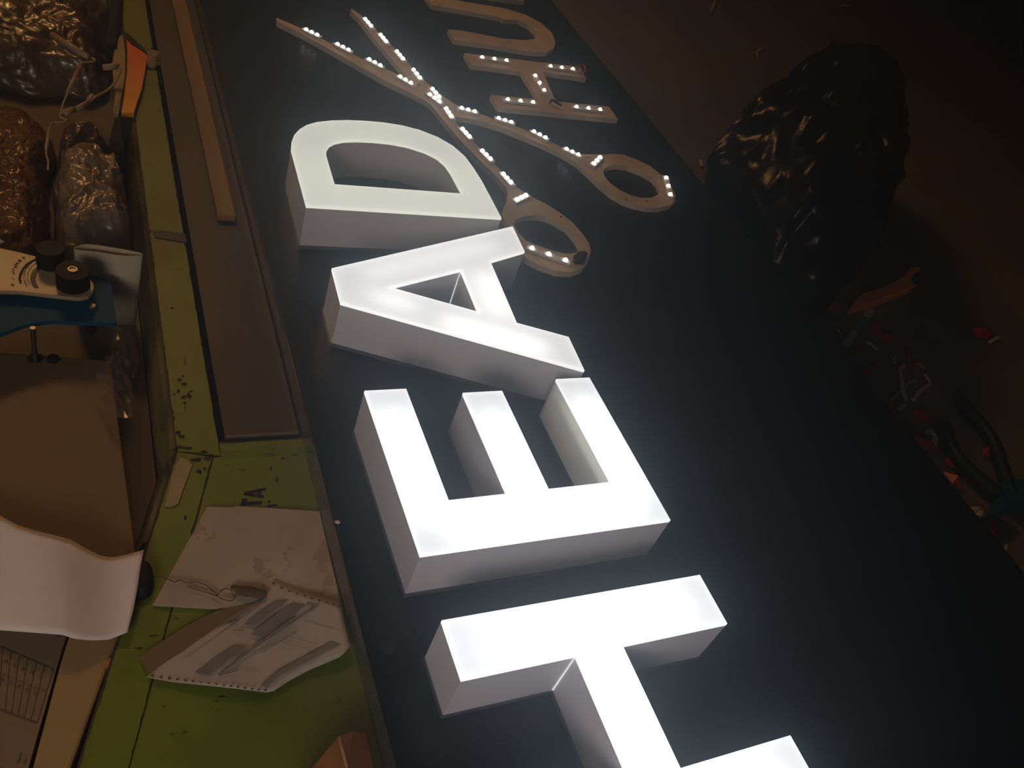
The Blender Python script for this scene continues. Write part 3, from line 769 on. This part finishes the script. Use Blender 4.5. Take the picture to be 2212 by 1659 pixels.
tapes = prism('masking_tape', [[xy(bp(280 + x / 3.687, 800 + y / 3.687, ZB + 0.001)) for x, y in ((400, 702), (425, 698), (455, 708), (500, 755), (470, 830), (425, 950), (388, 1060), (340, 1085), (280, 1085), (300, 1000), (340, 850), (372, 750))]],
              ZB + 0.0005, ZB + 0.0012, m_tape)
tag(tapes, 'strip of cream masking tape stuck on the chipped slanting green rail', 'tape')
nv = prism('navy_tape', [[xy(bp(x, y, ZB + 0.0006)) for x, y in ((328, 496), (333.6, 512.7), (404, 525), (400, 504.6))]], ZB + 0.0002, ZB + 0.0009, m_navy)
tag(nv, 'dark blue tape mark across the straight green rail', 'tape')
lump = pillow('plaster_lump', [xy(bp(x, y, ZB + 0.004)) for x, y in ((312, 106), (325, 100), (336, 112), (346, 112), (352, 122), (346, 138), (335, 146), (318, 142), (308, 124))], ZB + 0.0008, ZB + 0.010,
              m_lump, rough=0.0025, nscale=160)
tag(lump, 'crumbly off-white lump stuck on the green rail beside the orange sleeve', 'lump')
# wooden block at the bottom
wt = thing('wooden_block', 'end of an orange-brown wooden block at the bottom beside the panel', 'wood block', bp(730, 1659, ZB))
zt_ = ZB + 0.030
q = [bp(674, 1659, zt_), bp(732, 1590, zt_), bp(750, 1659, zt_), bp(775, 1750, zt_), bp(610, 1735, zt_)]
r = [bp(762, 1580, zt_ - 0.004), bp(790, 1584, ZB + 0.018), bp(806, 1659, ZB + 0.018), bp(830, 1750, ZB + 0.018)]
V = q + r + [Vector((p.x, p.y, ZB + 0.0012)) for p in (q[0], q[1], r[1], r[2], r[3], q[4])]
obj('block', V, [(0, 1, 2), (0, 2, 3, 4), (1, 5, 6, 7, 2), (2, 7, 8, 3), (9, 10, 1, 0), (10, 11, 6, 5, 1), (11, 12, 7, 6), (12, 13, 8, 7), (13, 14, 4, 3, 8), (14, 9, 0, 4), (9, 10, 11, 12, 13, 14)], m_woodblock, wt)
tube('arris_highlight', [bp(732.5, 1592, zt_), bp(740, 1620, zt_), bp(750, 1659, zt_), bp(770, 1735, zt_)], 0.0011, mat('highlight_wood', (0.50, 0.30, 0.13), rough=0.5), wt, 6)  # lighter line painted as the highlight on the block's edge

# ================================================================== machine left of the bench
base = thing('machine_base', 'brown grey machine base lying below the green rail', 'machine', (-0.3, 0.9, 0))
prism('cabinet', [(0.0555, YF), (0.0555, A0[1] + 0.003), (chamf(0.30) - 0.0150, 0.30), (-0.75, 0.30), (-0.75, YF)], 0.0, ZL - 0.0006, m_shelf, base)
cov = prism('beige_cover', [[xy(bp(*p, 0.160)) for p in ((-170, 748), (0, 761), (200, 775), (239, 778), (256, 910), (293, 1184), (288, 1230), (-170, 1262))]], ZL, 0.160, m_beige)
bevel(cov, 0.0015); tag(cov, 'smooth beige machine cover between the blue arm and the white paper', 'machine cover')
fr = prism('cream_frame', [[xy(bp(*p, ZB - 0.002)) for p in ((128, 1440), (140, 1400), (160, 1340), (180, 1290), (280, 1300), (258, 1371), (153, 1659), (123, 1740), (42, 1740), (70, 1659))]], ZL, ZB - 0.002, m_cream)
bevel(fr, 0.002, 2); tag(fr, 'cream painted frame strip with rust spot left of the green bench', 'frame')
def c4(l): return [(x / 5.7393, 1370 + y / 5.7393) for x, y in l]
rs = obj('rust_spot', *flat_poly(c4([(1250, 380), (1290, 330), (1345, 295), (1405, 290), (1375, 365), (1350, 430), (1290, 425)]), ZB - 0.0014), mat('rust_orange', (0.36, 0.10, 0.015), rough=0.7, col2=(0.44, 0.25, 0.08), vscale=150), fr)
ch = thing('chart_plate', 'grey plate with a faint printed number table at the lower left corner', 'plate', bp(40, 1560, ZL))
prism('plate', [[xy(bp(*p, ZB - 0.003)) for p in ((123, 1440), (135, 1400), (149, 1360), (172, 1290), (-90, 1240), (-220, 1740), (33, 1740), (61, 1659))]], ZL, ZB - 0.003, m_chart, ch)
def stroke(p, q_, w_, z):
    a, b = bp(*p, z), bp(*q_, z); d = (b - a).normalized(); n_ = Vector((-d.y, d.x, 0)) * w_
    return [a + n_, b + n_, b - n_, a - n_], [(0, 1, 2, 3)]
zc = ZB - 0.0026
G0 = c4([(0, 155), (655, 435), (455, 1105), (-40, 920)])
tl = [stroke(G0[0], G0[1], 0.0003, zc), stroke(G0[1], G0[2], 0.0004, zc), stroke(G0[2], G0[3], 0.0003, zc)]
for k in range(6):
    t_ = 0.04 + 0.16 * k
    a = Vector(G0[0]).lerp(Vector(G0[1]), t_); b = Vector(G0[3]).lerp(Vector(G0[2]), t_)
    tl.append(stroke(a, b, 0.00022, zc))
a = Vector(G0[0]).lerp(Vector(G0[3]), .42); b = Vector(G0[1]).lerp(Vector(G0[2]), .42)
tl.append(stroke(a, b, 0.00015, zc))
for (x, y) in ((75, 340), (185, 385), (288, 432), (395, 480), (500, 528), (28, 562), (130, 605), (232, 652), (340, 695), (445, 735)):
    for dx, dy in ((-14, 0), (0, -10), (10, 10)):
        p = c4([(x + dx - 8, y + dy - 14), (x + dx + 8, y + dy + 14)]); tl.append(stroke(p[0], p[1], 0.0004, zc))
for (x0, y0, x1, y1) in ((250, 1480, 225, 1600), (310, 1545, 300, 1610), (770, 10, 800, 60), (690, 25, 730, 38), (0, 1470, 10, 1480)):
    p = c4([(x0, y0), (x1, y1)]); tl.append(stroke(p[0], p[1], 0.0006, zc))
o = obj('printed_table', *join_data(tl), m_faintink, ch); o['kind'] = 'stuff'
# white paper draped across
def wz(x, y): return 0.1790 + 0.005 * math.sin(x * 0.020 - 0.6) + 0.004 * (x > 250) * (x - 250) / 60
def wp(l): return [bp(x, y, wz(x, y)) for x, y in l]
pp = coons('white_paper', wp([(-60, 1085), (0, 1113), (37, 1134), (80, 1147), (118, 1156), (152, 1165), (190, 1187), (219, 1201), (243, 1204), (270, 1199), (311, 1187)]),
           wp([(-60, 1352), (0, 1361), (70, 1366), (135, 1371), (162, 1380), (202, 1383), (236, 1381), (262, 1371), (275, 1366)]),
           wp([(-60, 1085), (-60, 1352)]), wp([(311, 1187), (303, 1226), (298, 1265), (288, 1318), (275, 1366)]), m_paper, None, 40, 14, 0.0003)
tag(pp, 'plain white paper sheet with soft waves draped over the machine edge', 'paper')
bk = pillow('black_knob_box', [xy(bp(*p, ZB + 0.005)) for p in ((292, 1210), (318, 1210), (328, 1222), (332, 1245), (330, 1268), (322, 1283), (296, 1288), (284, 1250))], ZB + 0.0006, ZB + 0.0095, m_black, rings=5, power=5, base=1.0)
tag(bk, 'rounded black plastic box poking out from under the white paper', 'box')

# adjuster: blue plate, cream arm, dial and two knobs
def c2(l): return [(x / 8.2962, 520 + y / 8.2962) for x, y in l]
ZA = 0.196
adj = thing('adjuster_arm', 'blue plate and cream arm with dial and two black knobs', 'adjuster', bp(60, 760, 0.160))
bl = prism('blue_plate', [[xy(bp(*p, ZA)) for p in c2([(-900, 900), (-900, 2000), (0, 1665), (180, 1600), (420, 1510), (700, 1455), (1000, 1430), (1350, 1455), (1960, 1470), (2060, 1462), (2092, 1430), (2010, 980),
                                                  (1985, 740), (1965, 690), (1900, 655), (1620, 632), (1200, 600), (0, 800)])]], ZA - 0.004, ZA, m_blue, adj)
ZA2 = ZA + 0.009
arm = prism('cream_arm', [[xy(bp(*p, ZA2)) for p in c2([(-900, -60), (0, 130), (300, 190), (600, 265), (1000, 380), (1400, 520), (1620, 680), (1680, 760), (1690, 840), (1660, 930), (1590, 990), (1480, 1020), (1350, 1022),
                                                    (1000, 985), (600, 935), (300, 905), (100, 900), (-900, 940)])]], ZA2 - 0.004, ZA2, m_white_arm, adj); bevel(arm, 0.001)
zk = ZA2 + 0.0003
def arcband(pts_out, pts_in, m, nm):
    P = [bp(*p, zk) for p in c2(pts_out)] + [bp(*p, zk) for p in c2(pts_in)][::-1]
    return obj(nm, P, [tuple(t) for t in fill([P])], m, arm)
arcband([(740, 300), (600, 330), (480, 400), (390, 500), (340, 610), (330, 690), (355, 765)], [(720, 330), (610, 365), (510, 430), (430, 520), (385, 620), (375, 690), (392, 760)], m_ink, 'dial_band')
arcband([(735, 440), (660, 470), (590, 530), (550, 610), (540, 690), (560, 760), (600, 830), (640, 848)], [(730, 490), (690, 530), (655, 600), (640, 680), (645, 740), (670, 800), (693, 830), (690, 845)], m_teal_dark, 'dial_slot')
dl = []
ctr = Vector((905, 640))
def arc_pt(a, r): return (ctr.x + r * 1.02 * math.cos(a), ctr.y + r * 0.80 * math.sin(a))
for k in range(15):
    a = math.radians(150 + k * 6.2)
    p = c2([arc_pt(a, 400 + (30 if k % 4 else 90)), arc_pt(a, 470 + (10 if k % 2 else 30))]); dl.append(stroke(p[0], p[1], 0.00022, zk))
for r_ in (400, 470):
    for k in range(14):
        a, b = math.radians(150 + k * 7), math.radians(157 + k * 7)
        p = c2([arc_pt(a, r_), arc_pt(b, r_)]); dl.append(stroke(p[0], p[1], 0.0002, zk))
o = obj('dial_scale', *join_data(dl), m_faintink, arm); o['kind'] = 'stuff'
dg_ = []
for ch_, (x, y) in zip('0123456789', ((225, 790), (235, 675), (235, 575), (240, 520), (270, 475), (285, 440), (310, 405), (345, 370), (360, 360), (430, 310))):
    p = bp(*c2([(x, y)])[0], zk)
    dg_.append(text_data(ch_, 0.0052, Matrix.Translation(p) @ Matrix.Rotation(math.radians(30), 4, 'Z')))
o = obj('dial_digits', *join_data(dg_), m_ink, arm); o['kind'] = 'stuff'
def knob(cxp, cyp, rpx, hgt):
    c = bp(cxp, cyp, ZA2 + hgt); e_ = bp(cxp + rpx, cyp, ZA2 + hgt); R = (e_ - c).length
    c.z = ZA2 + 0.0004
    k = lathe('knob', [(R * .96, 0), (R, 0.001), (R, hgt - 0.002), (R * .97, hgt), (R * .4, hgt)], c, m_black, adj, 32)
    return k, c
k1, c1 = knob(157, 584, 37.5, 0.017)
lathe('knob_screw', [(0.0040, 0), (0.0040, 0.0012), (0.0028, 0.0012), (0.0026, 0.0004)], c1 + Vector((0, 0, 0.017)), m_metal, k1, 16)
k2, c2_ = knob(108, 536, 32, 0.018)
sc_ = bp(199, 665, ZA)
lathe('plate_screw', [(0.0040, 0.0002), (0.0040, 0.002), (0.0028, 0.003), (0.0018, 0.003)], sc_, m_metal, adj, 14)
lathe('foot_bolt', [(0.0048, -0.012), (0.0048, -0.0045)], bp(196, 694, ZA), m_black, adj, 14)
rb = bp(76, 775, 0.160)
lathe('threaded_rod', [(0.0022, 0.0), (0.0022, ZA - 0.160)], rb, m_metal, adj, 10)
lathe('washer', [(0.0062, 0.0003), (0.0062, 0.0012)], rb, m_metal, adj, 18)
lathe('rubber_stop', [(0.0048, 0.0003), (0.0048, 0.003), (0.003, 0.004)], bp(115, 778, 0.160), m_black, adj, 14)

# white sheet bent into a loop, standing on the base
lp = [bp(160, 535, 0.215), bp(185, 527, 0.215), bp(235, 533, 0.215), bp(300, 545, 0.215), bp(304, 552, 0.215), bp(260, 552, 0.215), bp(205, 544, 0.215), bp(168, 541, 0.215)]
lo_ = smooth_loop([xy(p) for p in lp], 4); li_ = offset(ccw(lo_), 0.0007)
lo_ = ccw(lo_); n = len(lo_); cxm = sum(p[0] for p in lo_) / n
V = [(cxm + (p[0] - cxm) * 1.0, p[1], 0.215) for p in lo_] + [(cxm + (p[0] - cxm) * 0.92 - 0.002, p[1] + 0.006, ZL + 0.001) for p in lo_]
V += [(p[0], p[1], 0.215) for p in li_] + [(cxm + (p[0] - cxm) * 0.92 - 0.002, p[1] + 0.006, ZL + 0.001) for p in li_]
F = []
for i in range(n):
    j = (i + 1) % n
    F += [(i, j, n + j, n + i), (2 * n + i, 3 * n + i, 3 * n + j, 2 * n + j), (i, 2 * n + i, 2 * n + j, j), (n + i, n + j, 3 * n + j, 3 * n + i)]
o = obj('bent_white_sheet', V, F, m_loop, smooth=True)
tag(o, 'white plastic sheet bent into a loop behind the blue plate', 'plastic sheet')

# wrapped packages and odds and ends on the base
o = pillow('bubble_wrapped_package', [xy(bp(*p, 0.17)) for p in ((-260, 190), (-60, 185), (60, 200), (118, 272), (100, 330), (102, 420), (92, 470), (82, 540), (40, 552), (-100, 545), (-260, 540))], ZL, 0.178, m_bubble, rough=0.004, nscale=30, power=5, base=1.0, rings=40, sub=14, crease=0.0035, cfreq=70.0)
tag(o, 'brown bubble-wrapped package at the left edge of the picture', 'package')
o = pillow('shiny_wrapped_bundle', [xy(bp(*p, 0.17)) for p in ((-240, -60), (-40, -70), (150, -60), (236, -20), (243, 50), (238, 110), (205, 150), (150, 140), (60, 140), (-60, 110), (-240, 110))], ZL, 0.190, m_wrap, rough=0.007, nscale=24, power=4, base=1.0, seed=3, rings=40, sub=14, crease=0.008, cfreq=26.0)
tag(o, 'brown plastic-wrapped bundle in the upper left corner', 'package')
o = pillow('clear_wrapped_parcel', [xy(bp(*p, 0.165)) for p in ((120, 345), (130, 300), (185, 300), (255, 325), (305, 355), (312, 420), (306, 490), (298, 528), (230, 536), (160, 560), (118, 545), (112, 440))], ZL, 0.186, m_wrap2, rough=0.006, nscale=34, power=4.5, base=1.0, seed=8, rings=40, sub=14, crease=0.006, cfreq=42.0)
tag(o, 'tan parcel in shiny crinkled clear plastic beside the green rail', 'package')
o = pillow('frosted_plastic_bag', [xy(bp(*p, 0.16)) for p in ((122, 300), (128, 262), (150, 250), (200, 262), (236, 285), (240, 310), (190, 305), (140, 318))], ZL, 0.168, m_wrap, rough=0.005, nscale=40, power=3, base=1.0, seed=5, rings=24, sub=10, crease=0.005, cfreq=50.0)
tag(o, 'small frosted plastic bag between the ivory cable and the clear parcel', 'bag')
def c1(l): return [(x / 4.148, y / 4.148) for x, y in l]
st = thing('orange_sleeve', 'flat sleeve printed orange fading to yellow beside the green rail', 'sleeve', bp(285, 160, ZL))
zs = 0.176
prism('printed_face', [[xy(bp(*p, zs)) for p in c1([(1130, 345), (1180, 400), (1300, 475), (1318, 510), (1300, 640), (1270, 800), (1225, 920), (1200, 1010), (1085, 1010), (1110, 850), (1135, 650), (1140, 450)])]], ZB + 0.0008, zs, m_grad, st)
prism('cream_side', [[xy(bp(*p, zs)) for p in c1([(1090, 300), (1110, 330), (1122, 480), (1122, 650), (1090, 850), (1062, 1010), (1010, 1010), (1030, 850), (1005, 560), (1030, 420), (1060, 340)])]], ZB + 0.0008, zs - 0.001, m_white_arm, st)
prism('dark_rim', [[xy(bp(*p, zs)) for p in c1([(1100, 290), (1140, 300), (1310, 460), (1330, 500), (1300, 475), (1180, 395), (1128, 340), (1136, 650), (1110, 850), (1085, 1010), (1066, 1010), (1095, 850), (1123, 650), (1123, 480)])]], ZB + 0.0008, zs + 0.0012, m_black, st)
o = pillow('black_foam_block', [xy(bp(*p, 0.178)) for p in c1([(1030, 985), (1180, 995), (1310, 1010), (1335, 1090), (1330, 1190), (1290, 1320), (1270, 1480), (1120, 1400), (960, 1310), (975, 1150), (1000, 1060)])], ZL, 0.181, m_cloth, rings=6, power=7, sub=2, base=1.0)
tag(o, 'black foam block between the orange sleeve and the clear parcel', 'foam block')
o = tube('dark_strap', smooth_path([bp(*p, 0.172) for p in c1([(1050, -60), (1040, 100), (1020, 250), (1010, 330), (1000, 450)])], 4), 0.008, m_cloth, seg=8)
tag(o, 'dark strap hanging beside the green rail at the picture top', 'strap')
zw = 0.196
wr = thing('ivory_cable', 'ivory cable with thicker connector sleeves on the wrapped packages', 'cable', bp(160, 160, zw))
def wpth(l, z=zw): return smooth_path([bp(*p, z) for p in c1(l)], 4)
tube('lamp_tube', [bp(*p, zw + 0.003) for p in c1([(465, 312), (790, 512)])], 0.0040, m_wire, wr, 10)
tube('cable', wpth([(790, 512), (840, 525), (845, 550), (780, 556), (735, 562), (712, 600), (660, 720), (600, 850), (565, 930), (545, 1010), (540, 1050), (600, 1078), (540, 1098), (485, 1095), (455, 1120), (440, 1170), (420, 1300), (415, 1390), (432, 1440), (430, 1520)]), 0.0011, m_wire, wr, 7)
tube('cable', wpth([(555, 1015), (650, 990), (800, 915), (860, 865), (960, 810), (1030, 740), (1070, 660), (1070, 600), (1040, 585)]), 0.0014, m_wire, wr, 7)
for a, b, rr in (((720, 585), (605, 830), 0.0024), ((570, 1015), (660, 980), 0.0036), ((670, 980), (800, 912), 0.0028), ((795, 900), (830, 860), 0.0032), ((925, 605), (1060, 592), 0.0038), ((440, 1150), (415, 1330), 0.0018)):
    tube('connector_sleeve', [bp(*p, zw) for p in c1([a, b])], rr, m_wire, wr, 8)
o = shard('dark_hook', [(75, 358), (90, 364), (105, 366), (110, 372), (95, 378), (82, 370)], 0.178, 0.003, m_black, 'small dark hook piece on the bubble-wrapped package', 'hook', th=0.003)

# crumpled clear film
fv, ff = [], []
NX, NY = 8, 15
rnd = random.Random(4)
for j in range(NY + 1):
    for i in range(NX + 1):
        a, b = i / NX, j / NY
        wdt_ = 0.45 + 0.55 * min(1.0, b * 2.2) - 0.35 * max(0.0, b - 0.8) * 5 * 0.5
        x = 258 + (a - 0.5) * 84 * wdt_ + 10 * math.sin(b * 7.0) - 4 * b
        y = 706 + 195 * b
        p = bp(x + rnd.uniform(-2.5, 2.5), y + rnd.uniform(-2.5, 2.5), 0.168 + 0.010 * math.sin(a * 3.14) + rnd.uniform(-0.0045, 0.0045))
        fv.append(p)
for j in range(NY):
    for i in range(NX):
        k = j * (NX + 1) + i; ff += [(k, k + 1, k + NX + 2), (k, k + NX + 2, k + NX + 1)]
o = obj('clear_film', fv, ff, m_film); tag(o, 'crumpled clear plastic film on the beige cover edge', 'plastic film')

# ================================================================== floor right of the panel
bo = [(1505, 405), (1530, 372), (1565, 335), (1612, 300), (1640, 268), (1690, 240), (1726, 200), (1760, 206), (1800, 204), (1842, 222), (1885, 266), (1892, 320), (1884, 420), (1880, 500), (1858, 570), (1780, 600), (1700, 596), (1640, 540), (1575, 468)]
bz = 0.16
BV = [bp(x, y, bz) for x, y in bo]
bagc = sum(BV, Vector()) / len(BV)
V, F = [], []
ol = [Vector((*p, 0)) for p in smooth_loop([xy(p) for p in BV], 9)]; n = len(ol)
prof0 = [(0.55, 0.0), (0.80, 0.01), (0.93, 0.06), (1.0, 0.15), (0.97, 0.22), (0.86, 0.275), (0.68, 0.305), (0.48, 0.315), (0.28, 0.32), (0.12, 0.322)]
prof = []
for i in range(len(prof0) - 1):
    for j in range(4):
        t_ = j / 4; prof.append((prof0[i][0] * (1 - t_) + prof0[i + 1][0] * t_, prof0[i][1] * (1 - t_) + prof0[i + 1][1] * t_))
prof.append(prof0[-1])
def fold(q, f_): return 1.0 - abs(noise.noise(q * f_)) * 2.2        # sharp creases
for s, hz in prof:
    for p in ol:
        q = Vector((bagc.x + (p.x - bagc.x) * s, bagc.y + (p.y - bagc.y) * s, hz))
        if hz > 0.005:
            nrm = Vector((q.x - bagc.x, q.y - bagc.y, (hz - 0.12) * 1.6)).normalized()
            q = q + nrm * (0.034 * fold(q, 7.0) + 0.018 * fold(q + Vector((3, 1, 2)), 17.0) + 0.008 * fold(q, 41.0) - 0.03)
        if q.z < 0.215 and q.x < XR + 0.006: q.x = XR + 0.006
        q.z = max(q.z, 0.001)
        V.append(q)
for i in range(len(prof) - 1):
    for k in range(n):
        l = (k + 1) % n; F.append((i * n + k, i * n + l, (i + 1) * n + l, (i + 1) * n + k))
F.append(tuple(range(n))[::-1]); F.append(tuple((len(prof) - 1) * n + k for k in range(n)))
o = obj('bin_bag', V, F, m_bag, smooth=True); tag(o, 'crumpled black bin bag on the floor beside the panel', 'bin bag')

f2 = lambda l: [(1680 + x / 4.158, 560 + y / 4.158) for x, y in l]
f3 = lambda l: [(1780 + x / 3.95, 820 + y / 3.95) for x, y in l]
ot = thing('orange_tool', 'orange-handled tool with a black end lying on the dark floor', 'tool', bp(1915, 625, 0.0))
o = prism('handle', [[xy(bp(*p, 0.02)) for p in f2([(655, 445), (665, 405), (690, 365), (760, 300), (860, 270), (960, 235), (1100, 165), (1150, 115), (1190, 75), (1240, 58), (1288, 75), (1280, 100), (1225, 122), (1210, 190), (1250, 230), (1200, 260), (1050, 320), (900, 375)])]],
      0.001, 0.02, m_orange, ot); bevel(o, 0.004, 3)
o = prism('black_end', [[xy(bp(*p, 0.018)) for p in f2([(1222, 128), (1260, 108), (1300, 165), (1270, 215), (1255, 228), (1212, 195)])]], 0.001, 0.018, m_black, ot); bevel(o, 0.003, 2)
prism('slot', [[xy(bp(*p, 0.0206)) for p in f2([(1115, 150), (1175, 122), (1170, 132), (1125, 158)])]], 0.0195, 0.0206, m_black, ot)
pt = thing('large_pliers', 'large teal pliers lying open on the floor at the right edge', 'pliers', bp(2140, 1030, 0.0))
f4 = lambda l: [(1960 + x / 4.147, 840 + y / 4.147) for x, y in l]
tube('grip', smooth_path([bp(*p, 0.018) for p in f4([(335, 340), (370, 470), (470, 640), (600, 770), (740, 880), (820, 960)])], 5), [0.011] * 26, m_teal_dark, pt, 10)
tube('grip', smooth_path([bp(*p, 0.018) for p in f4([(470, 110), (580, 240), (700, 370), (790, 520), (840, 680), (900, 860), (930, 950)])], 5), [0.011] * 31, m_teal_dark, pt, 10)
prism('jaw', [[xy(bp(*p, 0.030)) for p in f4([(735, 1105), (800, 1020), (840, 955), (935, 1025), (870, 1105)])]], 0.002, 0.030, m_teal, pt)
prism('jaw', [[xy(bp(*p, 0.028)) for p in f4([(850, 830), (930, 800), (1200, 830), (1200, 1010), (1040, 1022), (960, 1010), (890, 930)])]], 0.002, 0.028, m_teal, pt)
reds = [('beside the bin bag, at the panel edge', f2([(250, 280), (300, 225), (350, 240), (430, 300), (440, 340), (380, 340), (330, 290), (270, 310)])),
        ('just left of the orange tool', f2([(400, 395), (450, 385), (560, 420), (580, 450), (530, 470), (440, 440)])),
        ('at the panel edge below the orange tool', f2([(410, 600), (450, 570), (490, 590), (480, 630), (430, 660)])),
        ('left of the blue and white strip', f2([(500, 590), (560, 525), (580, 545), (550, 590), (520, 605)])),
        ('right of the blue and white strip', f2([(830, 545), (900, 580), (910, 690), (880, 700), (840, 650)])),
        ('below the blue and white strip', f2([(880, 690), (1000, 670), (1060, 690), (1040, 730), (960, 750), (900, 720)])),
        ('pointed, at the panel edge left of the curled white offcuts', f2([(740, 1040), (830, 950), (930, 910), (880, 980), (800, 1050)])),
        ('upright above the curled white offcuts', f2([(1140, 820), (1165, 815), (1190, 900), (1170, 950), (1150, 920)])),
        ('touching the top of the curled white offcuts', f2([(1200, 980), (1230, 920), (1255, 930), (1240, 985)])),
        ('below the curled white offcuts, beside a white bit', f3([(740, 280), (780, 225), (835, 275), (820, 300), (880, 345), (870, 370), (800, 350)])),
        ('long, at the panel edge left of the pliers', f3([(750, 490), (830, 520), (880, 530), (960, 600), (970, 635), (900, 620), (800, 560)])),
        ('glossy, against the near pliers grip', f3([(1015, 680), (1050, 655), (1100, 700), (1150, 780), (1080, 760), (1030, 720)])),
        ('thin, beneath the near pliers grip', f3([(1180, 850), (1220, 840), (1290, 890), (1270, 905), (1200, 880)])),
        ('dull, half hidden by the panel edge near the pliers', f3([(1010, 790), (1080, 800), (1160, 900), (1170, 960), (1080, 900)])),
        ('small and shiny between the pliers grips', f3([(1340, 620), (1370, 545), (1405, 650), (1390, 670), (1345, 650)])),
        ('long, below the pliers jaws', f3([(1380, 1130), (1440, 1160), (1465, 1280), (1460, 1360), (1400, 1310), (1375, 1220)])),
        ('alone on the floor at the far right', f2([(1730, 625), (1790, 620), (1940, 680), (1900, 720), (1800, 720)])),
        ('poking out above the bin bag', [(1660, 212), (1669, 213), (1681, 226), (1680, 244), (1669, 244), (1668, 229)])]
for lab, P in reds:
    shard('red_scrap', P, 0.002, 0.012, m_red, 'red plastic scrap ' + lab, 'scrap', 'red plastic scraps on the floor')
s_ = thing('printed_strip', 'white strip with light blue middle lying beside the orange tool', 'strip', bp(1850, 705, 0.001))
prism('white_end', [[xy(bp(*p, 0.004)) for p in f2([(588, 742), (645, 782), (730, 660), (670, 630)])]], 0.001, 0.004, m_white_scrap, s_)
prism('blue_middle', [[xy(bp(*p, 0.004)) for p in f2([(670, 630), (730, 660), (825, 540), (770, 500)])]], 0.001, 0.004, m_ltblue, s_)
prism('white_end', [[xy(bp(*p, 0.004)) for p in f2([(770, 500), (825, 540), (872, 470), (850, 420), (815, 430)])]], 0.001, 0.004, m_white_scrap, s_)
curls = [('left half of the curled white offcut ring', f2([(1140, 940), (1105, 985), (1118, 1060), (1130, 1180), (1165, 1260)]), 0.004),
         ('right half of the curled white offcut ring', f2([(1328, 1030), (1370, 1110), (1290, 1170), (1220, 1260)]), 0.004),
         ('small loop above the curled white offcuts', f2([(1060, 870), (1045, 905), (1060, 935)]), 0.0022),
         ('short piece below the curled white offcuts', f2([(1095, 1345), (1150, 1300)]), 0.004),
         ('thin line crossing the curled white offcuts', f2([(1000, 1280), (1100, 1190), (1180, 1110), (1250, 1080)]), 0.0016),
         ('thin sliver right of the curled white offcuts', f2([(1265, 930), (1318, 978)]), 0.0018),
         ('short piece below the blue and white strip', f2([(808, 740), (850, 760), (900, 805)]), 0.004),
         ('tiny piece left of the blue and white strip', f2([(530, 620), (575, 670)]), 0.0028),
         ('bent piece beside the panel left of the pliers', f3([(880, 450), (910, 430), (960, 490), (945, 540), (958, 585)]), 0.0045),
         ('bit lying on the red scrap left of the pliers', f3([(825, 290), (860, 335)]), 0.0045),
         ('torn bit left of the pliers jaws', f3([(1280, 1110), (1340, 1105), (1330, 1165)]), 0.006),
         ('curl beside the lone red scrap', f2([(1905, 742), (1950, 715), (1990, 695)]), 0.0035),
         ('pale sliver at the lower right edge', f3([(1562, 1410), (1548, 1460)]), 0.002),
         ('pale oval flake at the picture top', [(1546, 2), (1541, 14), (1538, 21)], 0.006),
         ('bent pale flake near the top middle of the floor', [(1648, 102), (1637, 112), (1637, 123)], 0.004),
         ('pale flake, left of two at the top right', [(1818, 12), (1827, 10), (1833, 13)], 0.006),
         ('pale flake, right of two at the top right', [(1892, 13), (1900, 14)], 0.006),
         ('pale flake right of the bin bag', [(1914, 232), (1924, 231)], 0.005),
         ('thin hair-like curve on the open floor', [(1791, 94), (1786, 112), (1790, 130), (1801, 132)], 0.0013),
         ('pale flake left of the bin bag tip', [(1515, 345), (1517, 358)], 0.004)]
for lab, P, rr in curls:
    o = tube('white_scrap', smooth_path([bp(*p, rr + 0.001) for p in P], 4), rr, m_white_scrap, seg=6)
    o.scale.z = 0.6
    tag(o, ('white plastic scrap, ' + lab), 'scrap', 'white scraps on the floor')
